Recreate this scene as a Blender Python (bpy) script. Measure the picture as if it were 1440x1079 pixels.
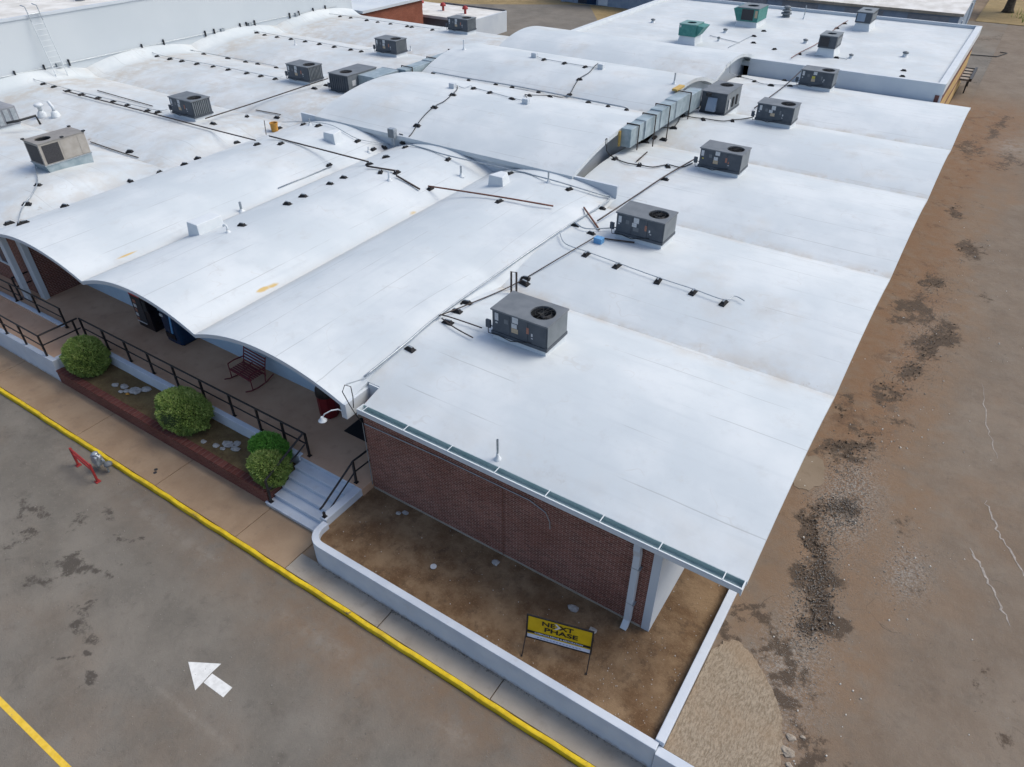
import bpy, math, random
import numpy as np
from mathutils import Vector
random.seed(7); RNG = np.random.default_rng(7)
for o in list(bpy.data.objects): bpy.data.objects.remove(o)
SC = bpy.context.scene
COL = SC.collection
R = math.radians

# ---------------------------------------------------------------- camera, sky, sun, exposure
cam = bpy.data.cameras.new('camera'); cam_o = bpy.data.objects.new('camera', cam); COL.objects.link(cam_o)
cam_o.location = (0, 0, 16.05); cam_o.rotation_euler = (R(90-37.272), 0, R(33.2))
cam.sensor_fit = 'HORIZONTAL'; cam.sensor_width = 36; cam.lens = 24.95
cam.clip_start = .1; cam.clip_end = 2000
SC.camera = cam_o
W = bpy.data.worlds.new('World'); SC.world = W; W.use_nodes = True
wn = W.node_tree; bg = wn.nodes['Background']
sky = wn.nodes.new('ShaderNodeTexSky'); sky.sky_type = 'NISHITA'; sky.sun_disc = False
sky.sun_elevation = R(52); sky.sun_rotation = R(46); sky.air_density = 1.0; sky.dust_density = 3.0; sky.ozone_density = 1.0
wn.links.new(sky.outputs[0], bg.inputs[0]); bg.inputs[1].default_value = .13
sl = bpy.data.lights.new('sun', 'SUN'); sl.energy = 1.4; sl.angle = R(34); sl.color = (1, .957, .85)
so = bpy.data.objects.new('sun', sl); COL.objects.link(so)
sd = Vector((math.sin(R(46))*math.cos(R(52)), math.cos(R(46))*math.cos(R(52)), math.sin(R(52))))
so.rotation_euler = sd.to_track_quat('Z', 'Y').to_euler(); so.location = (30, 30, 60)
SC.view_settings.view_transform = 'Standard'; SC.view_settings.look = 'None'
SC.view_settings.exposure = 0.54; SC.view_settings.gamma = 1.0

# ---------------------------------------------------------------- mesh helpers
class MB:
    def __init__(s): s.v = []; s.f = []
    def add(s, vs, fs):
        n = len(s.v); s.v += [tuple(p) for p in vs]; s.f += [tuple(i+n for i in f) for f in fs]; return s
    def hexa(s, p): return s.add(p, [(3,2,1,0),(4,5,6,7),(0,1,5,4),(1,2,6,5),(2,3,7,6),(3,0,4,7)])
    def box(s, x0, x1, y0, y1, z0, z1, t=0):
        return s.hexa([(x0,y0,z0),(x1,y0,z0),(x1,y1,z0),(x0,y1,z0),(x0+t,y0+t,z1),(x1-t,y0+t,z1),(x1-t,y1-t,z1),(x0+t,y1-t,z1)])
    def quad(s, a, b, c, d): return s.add([a,b,c,d], [(0,1,2,3)])
    def prism(s, poly, axis, a, b):
        # extrude a 2d polygon along an axis: 'z' -> (x,y), 'x' -> (y,z), 'y' -> (x,z)
        def P(q, t): return {'z': (q[0],q[1],t), 'x': (t,q[0],q[1]), 'y': (q[0],t,q[1])}[axis]
        n = len(poly)
        return s.add([P(q,a) for q in poly]+[P(q,b) for q in poly],
                     [tuple(range(n-1,-1,-1)), tuple(range(n,2*n))]+[(i,(i+1)%n,n+(i+1)%n,n+i) for i in range(n)])
    def tube(s, pts, r, n=8, closed=False):
        pts = [Vector(p) for p in pts]; rings = []; m = len(pts)
        for i, p in enumerate(pts):
            a = pts[i-1] if i else p; c = pts[i+1] if i < m-1 else p
            d = (c-a).normalized(); u = Vector((0,0,1)) if abs(d.z) < .95 else Vector((1,0,0))
            x = d.cross(u).normalized(); y = x.cross(d)
            rings.append([p+(x*math.cos(k*2*math.pi/n)+y*math.sin(k*2*math.pi/n))*r for k in range(n)])
        vs = [q for rg in rings for q in rg]; fs = []
        for i in range(m-1):
            for k in range(n): fs.append((i*n+k, i*n+(k+1)%n, (i+1)*n+(k+1)%n, (i+1)*n+k))
        fs += [tuple(range(n-1,-1,-1)), tuple(range((m-1)*n, m*n))]
        return s.add(vs, fs)
    def bar(s, a, b, w, h=None):
        return s.tube([a,b], (w if h is None else (w+h)/2)*.7, 4)
    def lathe(s, cx, cy, prof, n=16):
        vs = [(cx+r*math.cos(k*2*math.pi/n), cy+r*math.sin(k*2*math.pi/n), z) for r, z in prof for k in range(n)]
        m = len(prof); fs = [(i*n+k, i*n+(k+1)%n, (i+1)*n+(k+1)%n, (i+1)*n+k) for i in range(m-1) for k in range(n)]
        fs += [tuple(range(n-1,-1,-1)), tuple(range((m-1)*n, m*n))]
        return s.add(vs, fs)
    def build(s, name, mat, parent=None, smooth=False, bevel=0, origin=None):
        me = bpy.data.meshes.new(name)
        off = Vector((0,0,0))
        if parent is not None:
            q = parent
            while q is not None: off += q.location; q = q.parent
        elif origin == 'base':
            a = np.array(s.v); off = Vector(((a[:,0].min()+a[:,0].max())/2, (a[:,1].min()+a[:,1].max())/2, a[:,2].min()))
        vs = [(p[0]-off.x, p[1]-off.y, p[2]-off.z) for p in s.v]
        me.from_pydata(vs, [], s.f); me.update()
        me.materials.append(M[mat] if isinstance(mat, str) else mat)
        if smooth: me.polygons.foreach_set('use_smooth', [True]*len(me.polygons))
        o = bpy.data.objects.new(name, me); COL.objects.link(o)
        if parent is not None: o.parent = parent
        elif origin == 'base': o.location = off
        if bevel:
            b = o.modifiers.new('bevel', 'BEVEL'); b.width = bevel; b.segments = 2; b.limit_method = 'ANGLE'; b.angle_limit = R(40)
        return o
def tag(o, label, cat, group=None):
    o['label'] = label; o['category'] = cat
    if group: o['group'] = group
    return o
def struct(o): o['kind'] = 'structure'; return o
def stuff(o): o['kind'] = 'stuff'; return o
def thing(name, label, cat, loc=(0,0,0), group=None, rz=0):
    o = bpy.data.objects.new(name, None); COL.objects.link(o); o.location = loc; o.rotation_euler.z = rz
    o.empty_display_size = .3
    return tag(o, label, cat, group)
def copy_tree(o, parent=None):
    c = o.copy(); COL.objects.link(c); c.parent = parent
    for ch in [k for k in bpy.data.objects if k.parent == o]: copy_tree(ch, c)
    return c
def attr(o, name, arr):
    a = o.data.attributes.new(name, 'FLOAT', 'POINT'); a.data.foreach_set('value', np.asarray(arr, dtype=np.float32))
PERM = RNG.random((256,256))
def vnoise(x, y, s=1.0, seed=0):
    x = np.asarray(x)*s+seed*17.3; y = np.asarray(y)*s+seed*31.7
    xi = np.floor(x).astype(int); yi = np.floor(y).astype(int); fx = x-xi; fy = y-yi
    fx = fx*fx*(3-2*fx); fy = fy*fy*(3-2*fy)
    g = lambda a, b: PERM[a % 256, b % 256]
    return (g(xi,yi)*(1-fx)+g(xi+1,yi)*fx)*(1-fy)+(g(xi,yi+1)*(1-fx)+g(xi+1,yi+1)*fx)*fy
def fbm(x, y, s=1.0, o=4, seed=0):
    t = 0; a = .5; n = 0
    for k in range(o): t = t+a*vnoise(x, y, s*2**k, seed+k); n += a; a *= .5
    return t/n
def ss(a, b, x):
    t = np.clip((np.asarray(x)-a)/(b-a), 0, 1); return t*t*(3-2*t)

# ---------------------------------------------------------------- materials
M = {}
class N:
    def __init__(s, name):
        s.m = bpy.data.materials.new(name); s.m.use_nodes = True; M[name] = s.m
        s.t = s.m.node_tree; s.b = s.t.nodes['Principled BSDF']; s.pos = s.t.nodes.new('ShaderNodeNewGeometry').outputs['Position']
    def n(s, t, **k):
        o = s.t.nodes.new(t)
        for a, b in k.items(): setattr(o, a, b)
        return o
    def l(s, a, b): s.t.links.new(a, b)
    def inp(s, node, i, v):
        if isinstance(v, bpy.types.NodeSocket): s.l(v, node.inputs[i])
        else: node.inputs[i].default_value = v if not (isinstance(v, tuple) and len(v) == 3 and node.inputs[i].type == 'RGBA') else (*v, 1)
    def noise(s, scale, detail=5, rough=.55, vec=None, dist=0):
        q = s.n('ShaderNodeTexNoise'); q.inputs['Scale'].default_value = scale; q.inputs['Detail'].default_value = detail
        q.inputs['Roughness'].default_value = rough; q.inputs['Distortion'].default_value = dist; s.l(vec or s.pos, q.inputs['Vector']); return q.outputs['Fac']
    def vor(s, scale, feature='DISTANCE_TO_EDGE', vec=None):
        q = s.n('ShaderNodeTexVoronoi', feature=feature); q.inputs['Scale'].default_value = scale; s.l(vec or s.pos, q.inputs['Vector']); return q.outputs[0]
    def mix(s, f, a, b, mode='MIX'):
        q = s.n('ShaderNodeMix', data_type='RGBA', blend_type=mode); s.inp(q, 0, f); s.inp(q, 6, a); s.inp(q, 7, b); return q.outputs[2]
    def math(s, op, a, b=0.0, c=None):
        q = s.n('ShaderNodeMath', operation=op); s.inp(q, 0, a); s.inp(q, 1, b)
        if c is not None: s.inp(q, 2, c)
        return q.outputs[0]
    def ramp(s, f, lo, hi):
        q = s.n('ShaderNodeMapRange', interpolation_type='SMOOTHSTEP'); s.inp(q, 0, f); q.inputs[1].default_value = lo; q.inputs[2].default_value = hi; return q.outputs[0]
    def scale(s, vec, sc):
        q = s.n('ShaderNodeVectorMath', operation='MULTIPLY'); s.l(vec, q.inputs[0]); q.inputs[1].default_value = sc; return q.outputs[0]
    def warp(s, amt, sc):
        q = s.n('ShaderNodeTexNoise'); q.inputs['Scale'].default_value = sc; s.l(s.pos, q.inputs['Vector'])
        a = s.n('ShaderNodeVectorMath', operation='MULTIPLY_ADD'); s.l(q.outputs['Color'], a.inputs[0]); a.inputs[1].default_value = (amt,)*3; s.l(s.pos, a.inputs[2]); return a.outputs[0]
    def sep(s):
        q = s.n('ShaderNodeSeparateXYZ'); s.l(s.pos, q.inputs[0]); return q.outputs
    def att(s, name):
        q = s.n('ShaderNodeAttribute', attribute_name=name); return q.outputs['Fac']
    def out(s, col, rough=.8, bump=None, bs=.3, bd=.01, metal=0, spec=.3):
        s.inp(s.b, 'Base Color', col); s.inp(s.b, 'Roughness', rough); s.b.inputs['Metallic'].default_value = metal; s.b.inputs['Specular IOR Level'].default_value = spec
        if bump is not None:
            q = s.n('ShaderNodeBump'); q.inputs['Strength'].default_value = bs; q.inputs['Distance'].default_value = bd; s.l(bump, q.inputs['Height']); s.l(q.outputs[0], s.b.inputs['Normal'])
        return s.m
def pm(name, c1, c2, sc=6, rough=.6, metal=0, bs=.15, spec=.3):
    k = N(name); f = k.ramp(k.noise(sc), .3, .7); k.out(k.mix(f, c1, c2), rough, k.noise(sc*8, 3), bs, .004, metal, spec)
def roof_mat(name, seam):
    k = N(name)
    c = k.mix(k.ramp(k.noise(.35, 4), .35, .68), (.475,.525,.555), (.565,.605,.625))
    c = k.mix(k.math('MULTIPLY', k.ramp(k.noise(1.7, 6, .6), .5, .75), .35), c, (.44,.485,.52))
    st = k.noise(1.0, 4, .6, k.scale(k.pos, (.25, 3.2, .25) if seam else (3.2, .25, .25)))
    c = k.mix(k.math('MULTIPLY', k.ramp(st, .52, .74), .3), c, (.41,.455,.49))
    c = k.mix(k.math('MULTIPLY', k.ramp(k.noise(3.1, 6, .65), .6, .72), .25), c, (.48,.475,.455))
    # membrane lap lines, broken up
    y = k.sep()[1 if seam else 0]
    q = k.math('FRACT', k.math('ADD', k.math('MULTIPLY', y, .66), k.math('MULTIPLY', k.noise(.5, 2), .05)))
    ln = k.math('MULTIPLY', k.ramp(k.math('ABSOLUTE', k.math('SUBTRACT', q, .5)), .013, .004), k.ramp(k.noise(.33, 3), .44, .58))
    c = k.mix(k.math('MULTIPLY', ln, .6), c, (.28,.30,.31))
    sm = k.noise(.8, 8, .72, k.warp(.8, .6)); c = k.mix(k.math('MULTIPLY', k.ramp(sm, .55, .68), .28), c, (.39,.40,.405))
    c = k.mix(k.math('MULTIPLY', k.ramp(k.noise(5.5, 8, .8), .6, .7), .22), c, (.34,.33,.315))
    rg_ = k.noise(.45, 3, .5); ring = k.math('MULTIPLY', k.ramp(k.math('ABSOLUTE', k.math('SUBTRACT', rg_, .56)), .006, .001), k.ramp(k.noise(.7, 3), .5, .6)); c = k.mix(k.math('MULTIPLY', ring, .22), c, (.38,.36,.33))
    # grey band and tan dirt where water stands
    c = k.mix(k.math('MULTIPLY', k.att('band'), .55), c, (.42,.445,.45))
    d = k.math('MULTIPLY', k.att('dirt'), k.ramp(k.noise(1.3, 6, .65), .34, .66))
    c = k.mix(k.math('MULTIPLY', d, .6), c, (.40,.35,.285))
    dk = k.math('MULTIPLY', k.att('dirt'), k.ramp(k.noise(2.3, 5, .7), .62, .74))
    c = k.mix(k.math('MULTIPLY', dk, .7), c, (.22,.17,.13))
    c = k.mix(k.math('MULTIPLY', k.ramp(k.att('rust'), .3, .7), .85), c, (.50,.33,.07))
    sp = k.math('MULTIPLY', k.ramp(k.vor(1.1, 'F1'), .035, .015), k.ramp(k.noise(.4, 2), .5, .6))
    c = k.mix(k.math('MULTIPLY', sp, .5), c, (.3,.3,.3))
    k.out(c, .55, k.math('ADD', k.noise(2.2, 6, .6), k.math('MULTIPLY', ln, -.3)), .22, .02, 0, .35)
roof_mat('roof_white', True); roof_mat('roof_white_front', False)
pm('white_paint', (.46,.51,.565), (.53,.575,.61), .5, .6)
pm('tall_white', (.47,.52,.555), (.52,.565,.595), .12, .6)
pm('white_flash', (.53,.575,.61), (.585,.625,.65), 2, .55)
pm('pale_wall', (.40,.53,.66), (.46,.59,.71), 1.2, .7)
def conc_white():
    k = N('conc_white'); c = k.mix(k.ramp(k.noise(1.2, 6), .3, .7), (.46,.51,.58), (.54,.585,.64))
    z = k.sep()[2]; low = k.math('ADD', k.ramp(z, .42, .10), k.math('MULTIPLY', k.math('SUBTRACT', k.noise(5, 7, .75), .5), 1.6))
    c = k.mix(k.math('MULTIPLY', k.ramp(low, .55, 1.1), .55), c, (.26,.20,.15))
    c = k.mix(k.math('MULTIPLY', k.ramp(k.noise(9, 7, .8), .63, .70), .45), c, (.22,.19,.17)); c = k.mix(k.math('MULTIPLY', k.ramp(k.noise(2.3, 7, .75), .55, .72), .3), c, (.38,.38,.38))
    k.out(c, .75, k.noise(12, 6, .7), .3, .012)
conc_white()
pm('galv', (.30,.34,.37), (.42,.46,.49), 9, .45, .6)
pm('duct_metal', (.24,.31,.345), (.36,.43,.465), 2.5, .45, .3)
pm('gutter_teal', (.26,.36,.37), (.34,.43,.44), 3, .5, .1)
pm('iron', (.028,.022,.02), (.06,.045,.04), 8, .65)
pm('rust', (.12,.045,.03), (.2,.09,.06), 8, .8)
pm('dark', (.02,.022,.025), (.035,.037,.04), 6, .6)
pm('rubber', (.012,.013,.015), (.028,.028,.03), 14, .85)
pm('rtu_dark', (.055,.068,.085), (.075,.088,.105), 3, .5)  # darker copy of the unit grey, the front's shade put into the colour
pm('rtu_side', (.13,.15,.165), (.17,.19,.205), 3, .5)  # lighter copy, light on the right end mostly painted into the grey
pm('rtu_lid', (.115,.13,.145), (.15,.165,.18), 2.5, .5)  # lighter copy, light falling on the lid mostly painted into the grey
pm('rtu_beige', (.30,.28,.25), (.36,.34,.31), 3, .55)
pm('lid_beige', (.20,.19,.18), (.25,.24,.225), 3, .55)
pm('teal', (.035,.17,.155), (.06,.22,.20), 4, .5)
pm('teal_lid', (.12,.24,.235), (.17,.29,.28), 4, .5)
pm('coil', (.03,.03,.034), (.05,.05,.055), 30, .6)
pm('black_paint', (.012,.011,.012), (.03,.026,.026), 12, .45)
pm('maroon', (.13,.022,.03), (.19,.035,.042), 9, .5)
pm('red_paint', (.24,.022,.025), (.32,.04,.035), 9, .5)
pm('bin_red', (.12,.008,.012), (.17,.014,.018), 4, .5)
pm('sticker', (.42,.44,.46), (.55,.56,.57), 20, .6)
pm('sticker_red', (.28,.12,.09), (.34,.17,.12), 20, .6)
pm('sticker_tan', (.38,.30,.20), (.45,.37,.27), 20, .6)
pm('sticker_yel', (.45,.40,.06), (.5,.45,.1), 20, .6)
pm('blue_box', (.10,.28,.52), (.14,.33,.58), 9, .5)
pm('orange', (.42,.20,.03), (.5,.27,.06), 9, .6)
pm('sign_yellow', (.52,.34,.004), (.60,.40,.006), 5, .5)
pm('sign_black', (.01,.01,.01), (.02,.02,.02), 5, .5)
pm('sign_white', (.55,.60,.72), (.62,.66,.76), 5, .5)
pm('sign_blue', (.12,.17,.4), (.15,.2,.45), 5, .5)
pm('stone', (.22,.22,.22), (.40,.39,.37), 9, .9, 0, .6)
pm('rubble', (.20,.17,.135), (.33,.29,.24), 9, .9, 0, .6)
pm('pebble', (.42,.40,.36), (.62,.60,.55), 20, .9)
pm('clod', (.09,.066,.048), (.20,.15,.105), 9, .95)
pm('gravel', (.10,.09,.08), (.32,.30,.27), 30, .9)
pm('bark', (.05,.04,.03), (.10,.08,.06), 6, .95, 0, .8)
pm('glass', (.02,.03,.05), (.04,.05,.07), 2, .08, 0, .02, .8)
pm('grey_block', (.20,.215,.24), (.27,.285,.31), 1.5, .85)
pm('blue_grey', (.20,.26,.34), (.26,.32,.40), 1.2, .7)
pm('dark_wall', (.10,.10,.105), (.15,.15,.155), 1.2, .8)
pm('tan_wall', (.38,.25,.10), (.48,.33,.15), 1.4, .8)
pm('brown_trim', (.10,.045,.04), (.14,.06,.05), 2, .7)
pm('wood_yellow', (.42,.28,.08), (.5,.35,.12), 6, .7)
pm('vend_red', (.45,.01,.015), (.5,.02,.02), 5, .3)
pm('vend_black', (.008,.008,.012), (.014,.014,.02), 5, .25)
pm('vend_blue', (.005,.02,.055), (.008,.035,.08), 3, .25)
pm('vend_light', (.18,.30,.42), (.25,.38,.5), 12, .3)
pm('vend_white', (.5,.5,.5), (.6,.6,.6), 12, .4)
def road_paint(name, a, b_):
    k = N(name); c = k.mix(k.ramp(k.noise(7), .3, .7), a, b_); c = k.mix(k.math('MULTIPLY', k.ramp(k.noise(1.6, 8, .75), .5, .7), .35), c, (.3,.28,.25))
    c = k.mix(k.ramp(k.noise(14, 8, .85), .62, .66), c, (.13,.12,.105)); k.out(c, .75, k.noise(40, 4), .3, .006)
road_paint('road_white', (.58,.59,.58), (.70,.71,.70))
road_paint('road_yellow', (.60,.39,.03), (.70,.48,.06))
pm('mat_black', (.01,.01,.012), (.018,.018,.02), 30, .95)
pm('mortar_pale', (.22,.20,.18), (.34,.31,.28), 10, .9)
pm('rooftop_old', (.50,.49,.46), (.66,.66,.64), .8, .8)
pm('frost', (.30,.26,.2), (.4,.35,.28), 2, .9)
def brick(name, horiz, c1, c2, mo):
    k = N(name); p = k.sep(); q = k.n('ShaderNodeCombineXYZ'); k.l(p[horiz], q.inputs[0]); k.l(p[2], q.inputs[1])
    b = k.n('ShaderNodeTexBrick'); k.l(q.outputs[0], b.inputs['Vector']); b.offset = .5
    for n_, v_ in (('Scale',1.),('Mortar Size',.0075),('Mortar Smooth',.2),('Bias',0.),('Brick Width',.203),('Row Height',.0677)): b.inputs[n_].default_value = v_
    b.inputs['Color1'].default_value = (*c1,1); b.inputs['Color2'].default_value = (*c2,1); b.inputs['Mortar'].default_value = (*mo,1)
    c = k.mix(k.ramp(k.noise(.9, 5), .3, .75), b.outputs['Color'], (.8,.72,.7), 'MULTIPLY')
    c = k.mix(k.math('MULTIPLY', k.ramp(k.noise(9, 4), .45, .7), .35), c, (.18,.075,.05))
    k.out(c, .85, k.math('SUBTRACT', k.noise(40, 3), b.outputs['Fac']), .5, .008, 0, .2)
brick('brick_y', 0, (.13,.056,.046), (.235,.10,.08), (.40,.29,.24))
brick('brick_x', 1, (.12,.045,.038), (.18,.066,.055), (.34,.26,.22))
brick('brick_far', 1, (.24,.075,.045), (.30,.10,.06), (.25,.15,.11))
brick('brick_planter', 0, (.12,.042,.034), (.17,.06,.048), (.19,.12,.10))

def asphalt(name, yard):
    k = N(name); wv = k.warp(.5, .9); wf = k.warp(.12, 5)
    if yard: c = k.mix(k.ramp(k.noise(.6, 7, .65), .3, .7), (.14,.113,.088), (.195,.163,.13))
    else: c = k.mix(k.ramp(k.noise(.5, 7, .62), .3, .7), (.135,.124,.107), (.178,.164,.143))
    c = k.mix(k.math('MULTIPLY', k.ramp(k.noise(.25, 4), .46, .66), .3), c, (.215,.192,.16))
    c = k.mix(k.math('MULTIPLY', k.ramp(k.noise(2.2, 8, .72, wv), .5, .72), .42), c, (.086,.077,.067))
    c = k.mix(k.math('MULTIPLY', k.ramp(k.noise(7, 6, .7, wf), .5, .68), .3), c, (.19,.172,.148))
    c = k.mix(k.math('MULTIPLY', k.att('tan'), k.ramp(k.noise(1.3, 8, .7), .22, .62)), c, (.185,.128,.085))
    if yard:
        c = k.mix(k.math('MULTIPLY', k.att('red'), k.ramp(k.noise(1.7, 8, .74, wv), .32, .6)), c, (.178,.108,.064))
        c = k.mix(k.math('MULTIPLY', k.math('MULTIPLY', k.att('red'), k.ramp(k.noise(.9, 8, .75, wv), .52, .66)), .7), c, (.085,.052,.034))
        c = k.mix(k.math('MULTIPLY', k.att('gravelly'), k.ramp(k.noise(16, 5, .8), .47, .58)), c, (.27,.25,.225))
        c = k.mix(k.math('MULTIPLY', k.att('gravelly'), k.ramp(k.noise(13, 5, .8), .58, .66)), c, (.06,.05,.042))
    sn = k.math('ADD', k.math('MULTIPLY', k.math('SUBTRACT', k.noise(4.6, 9, .8, wv), .5), 2.4), k.math('MULTIPLY', k.math('SUBTRACT', k.noise(1.4, 4, .6, wv), .5), .9))
    c = k.mix(k.math('MULTIPLY', k.ramp(k.math('ADD', k.att('stain'), sn), .34, .7), k.math('MULTIPLY', k.ramp(k.att('stain'), .05, .26), .95 if yard else .85)), c, (.07,.051,.037) if yard else (.058,.05,.043))
    c = k.mix(k.math('MULTIPLY', k.att('dry'), k.ramp(k.noise(3, 7, .75), .35, .6)), c, (.24,.215,.185))
    # aggregate grain and fine cracks
    g = k.noise(60, 5, .8)
    c = k.mix(k.math('MULTIPLY', k.ramp(g, .54, .68), .4), c, (.27,.25,.215))
    c = k.mix(k.math('MULTIPLY', k.ramp(g, .46, .32), .45), c, (.045,.04,.035))
    cr = k.math('MULTIPLY', k.ramp(k.vor(.5, vec=k.warp(1.6, .9)), .008, .002), k.ramp(k.noise(.4, 4), .54, .64))
    c = k.mix(k.math('MULTIPLY', cr, .55 if yard else .18), c, (.05,.045,.04))
    k.out(c, .9, k.math('ADD', k.noise(30, 5, .75), k.math('MULTIPLY', k.noise(4, 6, .7), 1.8)), .6, .025, 0, .2)
asphalt('asphalt', False); asphalt('yard_dirt', True)
def dirtmat(name, a, b, d, sc=1.2):
    k = N(name)
    c = k.mix(k.ramp(k.noise(sc, 7, .65), .32, .68), a, b)
    c = k.mix(k.math('MULTIPLY', k.ramp(k.noise(sc*2.7, 6, .7), .5, .7), .6), c, d)
    c = k.mix(k.math('MULTIPLY', k.ramp(k.noise(24, 4, .7), .56, .7), .45), c, (min(1,b[0]*1.6), min(1,b[1]*1.6), min(1,b[2]*1.6)))
    k.out(c, .95, k.noise(14, 7, .7), .7, .04, 0, .15)
dirtmat('soil', (.12,.07,.037), (.235,.16,.095), (.075,.049,.032))
dirtmat('soil_planter', (.10,.07,.035), (.16,.12,.06), (.10,.055,.035), 2)
dirtmat('terrain', (.16,.12,.085), (.22,.17,.12), (.12,.10,.075), .3)
dirtmat('dry_grass', (.22,.165,.085), (.29,.22,.115), (.16,.13,.065), .5)
def walk(name, a, b, d):
    k = N(name)
    c = k.mix(k.ramp(k.noise(.7, 6, .6), .3, .7), a, b)
    c = k.mix(k.math('MULTIPLY', k.ramp(k.noise(2.1, 6, .65), .52, .72), .5), c, d)
    c = k.mix(k.math('MULTIPLY', k.ramp(k.noise(38, 3, .7), .58, .72), .25), c, (.4,.36,.3))
    k.out(c, .88, k.noise(25, 5, .7), .25, .012, 0, .25)
walk('walk_tan', (.27,.185,.118), (.34,.245,.16), (.21,.15,.105))
walk('walk_grey', (.29,.255,.21), (.35,.315,.265), (.23,.195,.16))
walk('deck_conc', (.47,.30,.20), (.55,.365,.25), (.35,.22,.15))
walk('apron_conc', (.17,.132,.092), (.215,.17,.125), (.12,.09,.062))
def apron_rough():
    k = N('apron_rough'); wv = k.warp(.25, 1.6)
    st = k.noise(1., 6, .75, k.scale(wv, (26, 9, 8)))
    c = k.mix(k.ramp(st, .35, .65), (.185,.145,.102), (.34,.285,.215))
    c = k.mix(k.math('MULTIPLY', k.ramp(k.noise(.9, 5), .4, .68), .5), c, (.27,.19,.12))
    c = k.mix(k.math('MULTIPLY', k.ramp(k.noise(45, 4, .8), .55, .66), .4), c, (.40,.35,.28))
    k.out(c, .92, st, .8, .03, 0, .2)
apron_rough()
def kerb_mat():
    k = N('kerb_yellow'); c = k.mix(k.ramp(k.noise(5, 5), .3, .7), (.60,.40,.012), (.74,.53,.02))
    c = k.mix(k.ramp(k.noise(3.3, 8, .8), .61, .65), c, (.15,.12,.085)); c = k.mix(k.math('MULTIPLY', k.ramp(k.noise(1.1, 7, .75), .48, .7), .5), c, (.38,.26,.05)); k.out(c, .7, k.noise(18, 5), .3, .012)
kerb_mat()
def leaf_mat(name, a, b, c3):
    k = N(name); f = k.att('tone'); c = k.mix(k.ramp(f, 0, .55), a, b); c = k.mix(k.ramp(f, .6, 1), c, c3)
    k.out(c, .6, spec=.25)
    k.b.inputs['Subsurface Weight'].default_value = 0
leaf_mat('leaf', (.09,.14,.035), (.24,.34,.085), (.42,.50,.17))
leaf_mat('leaf_dark', (.05,.13,.025), (.12,.32,.05), (.2,.44,.085))
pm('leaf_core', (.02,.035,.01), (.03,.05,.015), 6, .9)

# ---------------------------------------------------------------- roof shape (metres; ground of the parking lot is z = 0)
WY=[10.27,17.6,25.5,33.8,41.0,49.5]
LY=[10.6,18.2,26.0,34.0,42.0,50.8]
FX=[-30.95,-24.25,-18.2,-11.95]
CY=[26.1,35.0,43.0,50.5]
CR=[.65,.85,.75]
CB=[4.72,5.1,4.98,4.9]
def arch(t,brk):
    if t<brk[0] or t>brk[-1]: return 0.,0
    for i in range(len(brk)-1):
        if t<=brk[i+1]:
            c=(brk[i]+brk[i+1])/2; h=(brk[i+1]-brk[i])/2
            return 1-((t-c)/h)**2, i
def sst(a,b,x):
    t=min(1,max(0,(x-a)/(b-a))); return t*t*(3-2*t)
def wing_z(y): return 4.0+.5*arch(y,WY)[0]
def left_z(x,y): return 4.0+.5*arch(y,LY)[0]*sst(-31.0,-32.6,x)
def front_z(x,y): return 4.02+.64*arch(x,FX)[0]+sst(-14.2,-11.95,x)*(wing_z(y)-4.0)*.8
def central_z(y):
    y=min(max(y,CY[0]+1e-6),CY[-1]-1e-6); a,i=arch(y,CY); t=(y-CY[i])/(CY[i+1]-CY[i])
    return CB[i]+(CB[i+1]-CB[i])*t+CR[i]*a
def roof_z(x,y):
    if y>49.6 and x>-28: return 4.75
    if y>26.2 and -29.4<x<-14.0 and y<50.5: return central_z(y)
    if x>-11.95 or (y>26.2 and x>-14.0): return wing_z(y)
    if x<-30.95 or y>26.2: return left_z(x,y)
    return front_z(x,y)

def grid(name, mat, xs, ys, zf, parent, skirt=.14, attrs=None):
    nx, ny = len(xs), len(ys); X, Y = np.meshgrid(xs, ys); Z = np.array([[zf(x, y) for x in xs] for y in ys])
    top = np.stack([X, Y, Z], -1).reshape(-1, 3); fs = []
    for j in range(ny-1):
        for i in range(nx-1): a = j*nx+i; fs.append((a, a+1, a+nx+1, a+nx))
    vs = top.tolist()
    if skirt:
        rim = [i for i in range(nx)]+[j*nx+nx-1 for j in range(1, ny)]+[(ny-1)*nx+i for i in range(nx-2, -1, -1)]+[j*nx for j in range(ny-2, 0, -1)]
        n0 = len(vs); m = len(rim); vs += [tuple(top[r]) for r in rim]+[(top[r][0], top[r][1], top[r][2]-skirt) for r in rim]
        fs += [(n0+(k+1) % m, n0+k, n0+m+k, n0+m+(k+1) % m) for k in range(m)]
        n1 = len(vs); vs += [(p[0], p[1], p[2]-skirt) for p in top.tolist()]
        fs += [tuple(n1+i for i in reversed(f)) for f in fs[:(nx-1)*(ny-1)]]
    b = MB(); b.v = [tuple(p) for p in vs]; b.f = fs
    o = b.build(name, mat, parent)
    o.data.polygons.foreach_set('use_smooth', [i < (nx-1)*(ny-1) for i in range(len(fs))])
    if attrs is not None:
        px = np.array([p[0] for p in vs]); py = np.array([p[1] for p in vs])
        for kname, fn in attrs.items(): attr(o, kname, fn(px, py))
    return o
def near(arr, brk, w):
    d = np.min(np.abs(np.asarray(arr)[:, None]-np.asarray(brk)[None, :]), 1); return np.exp(-(d/w)**2)

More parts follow.
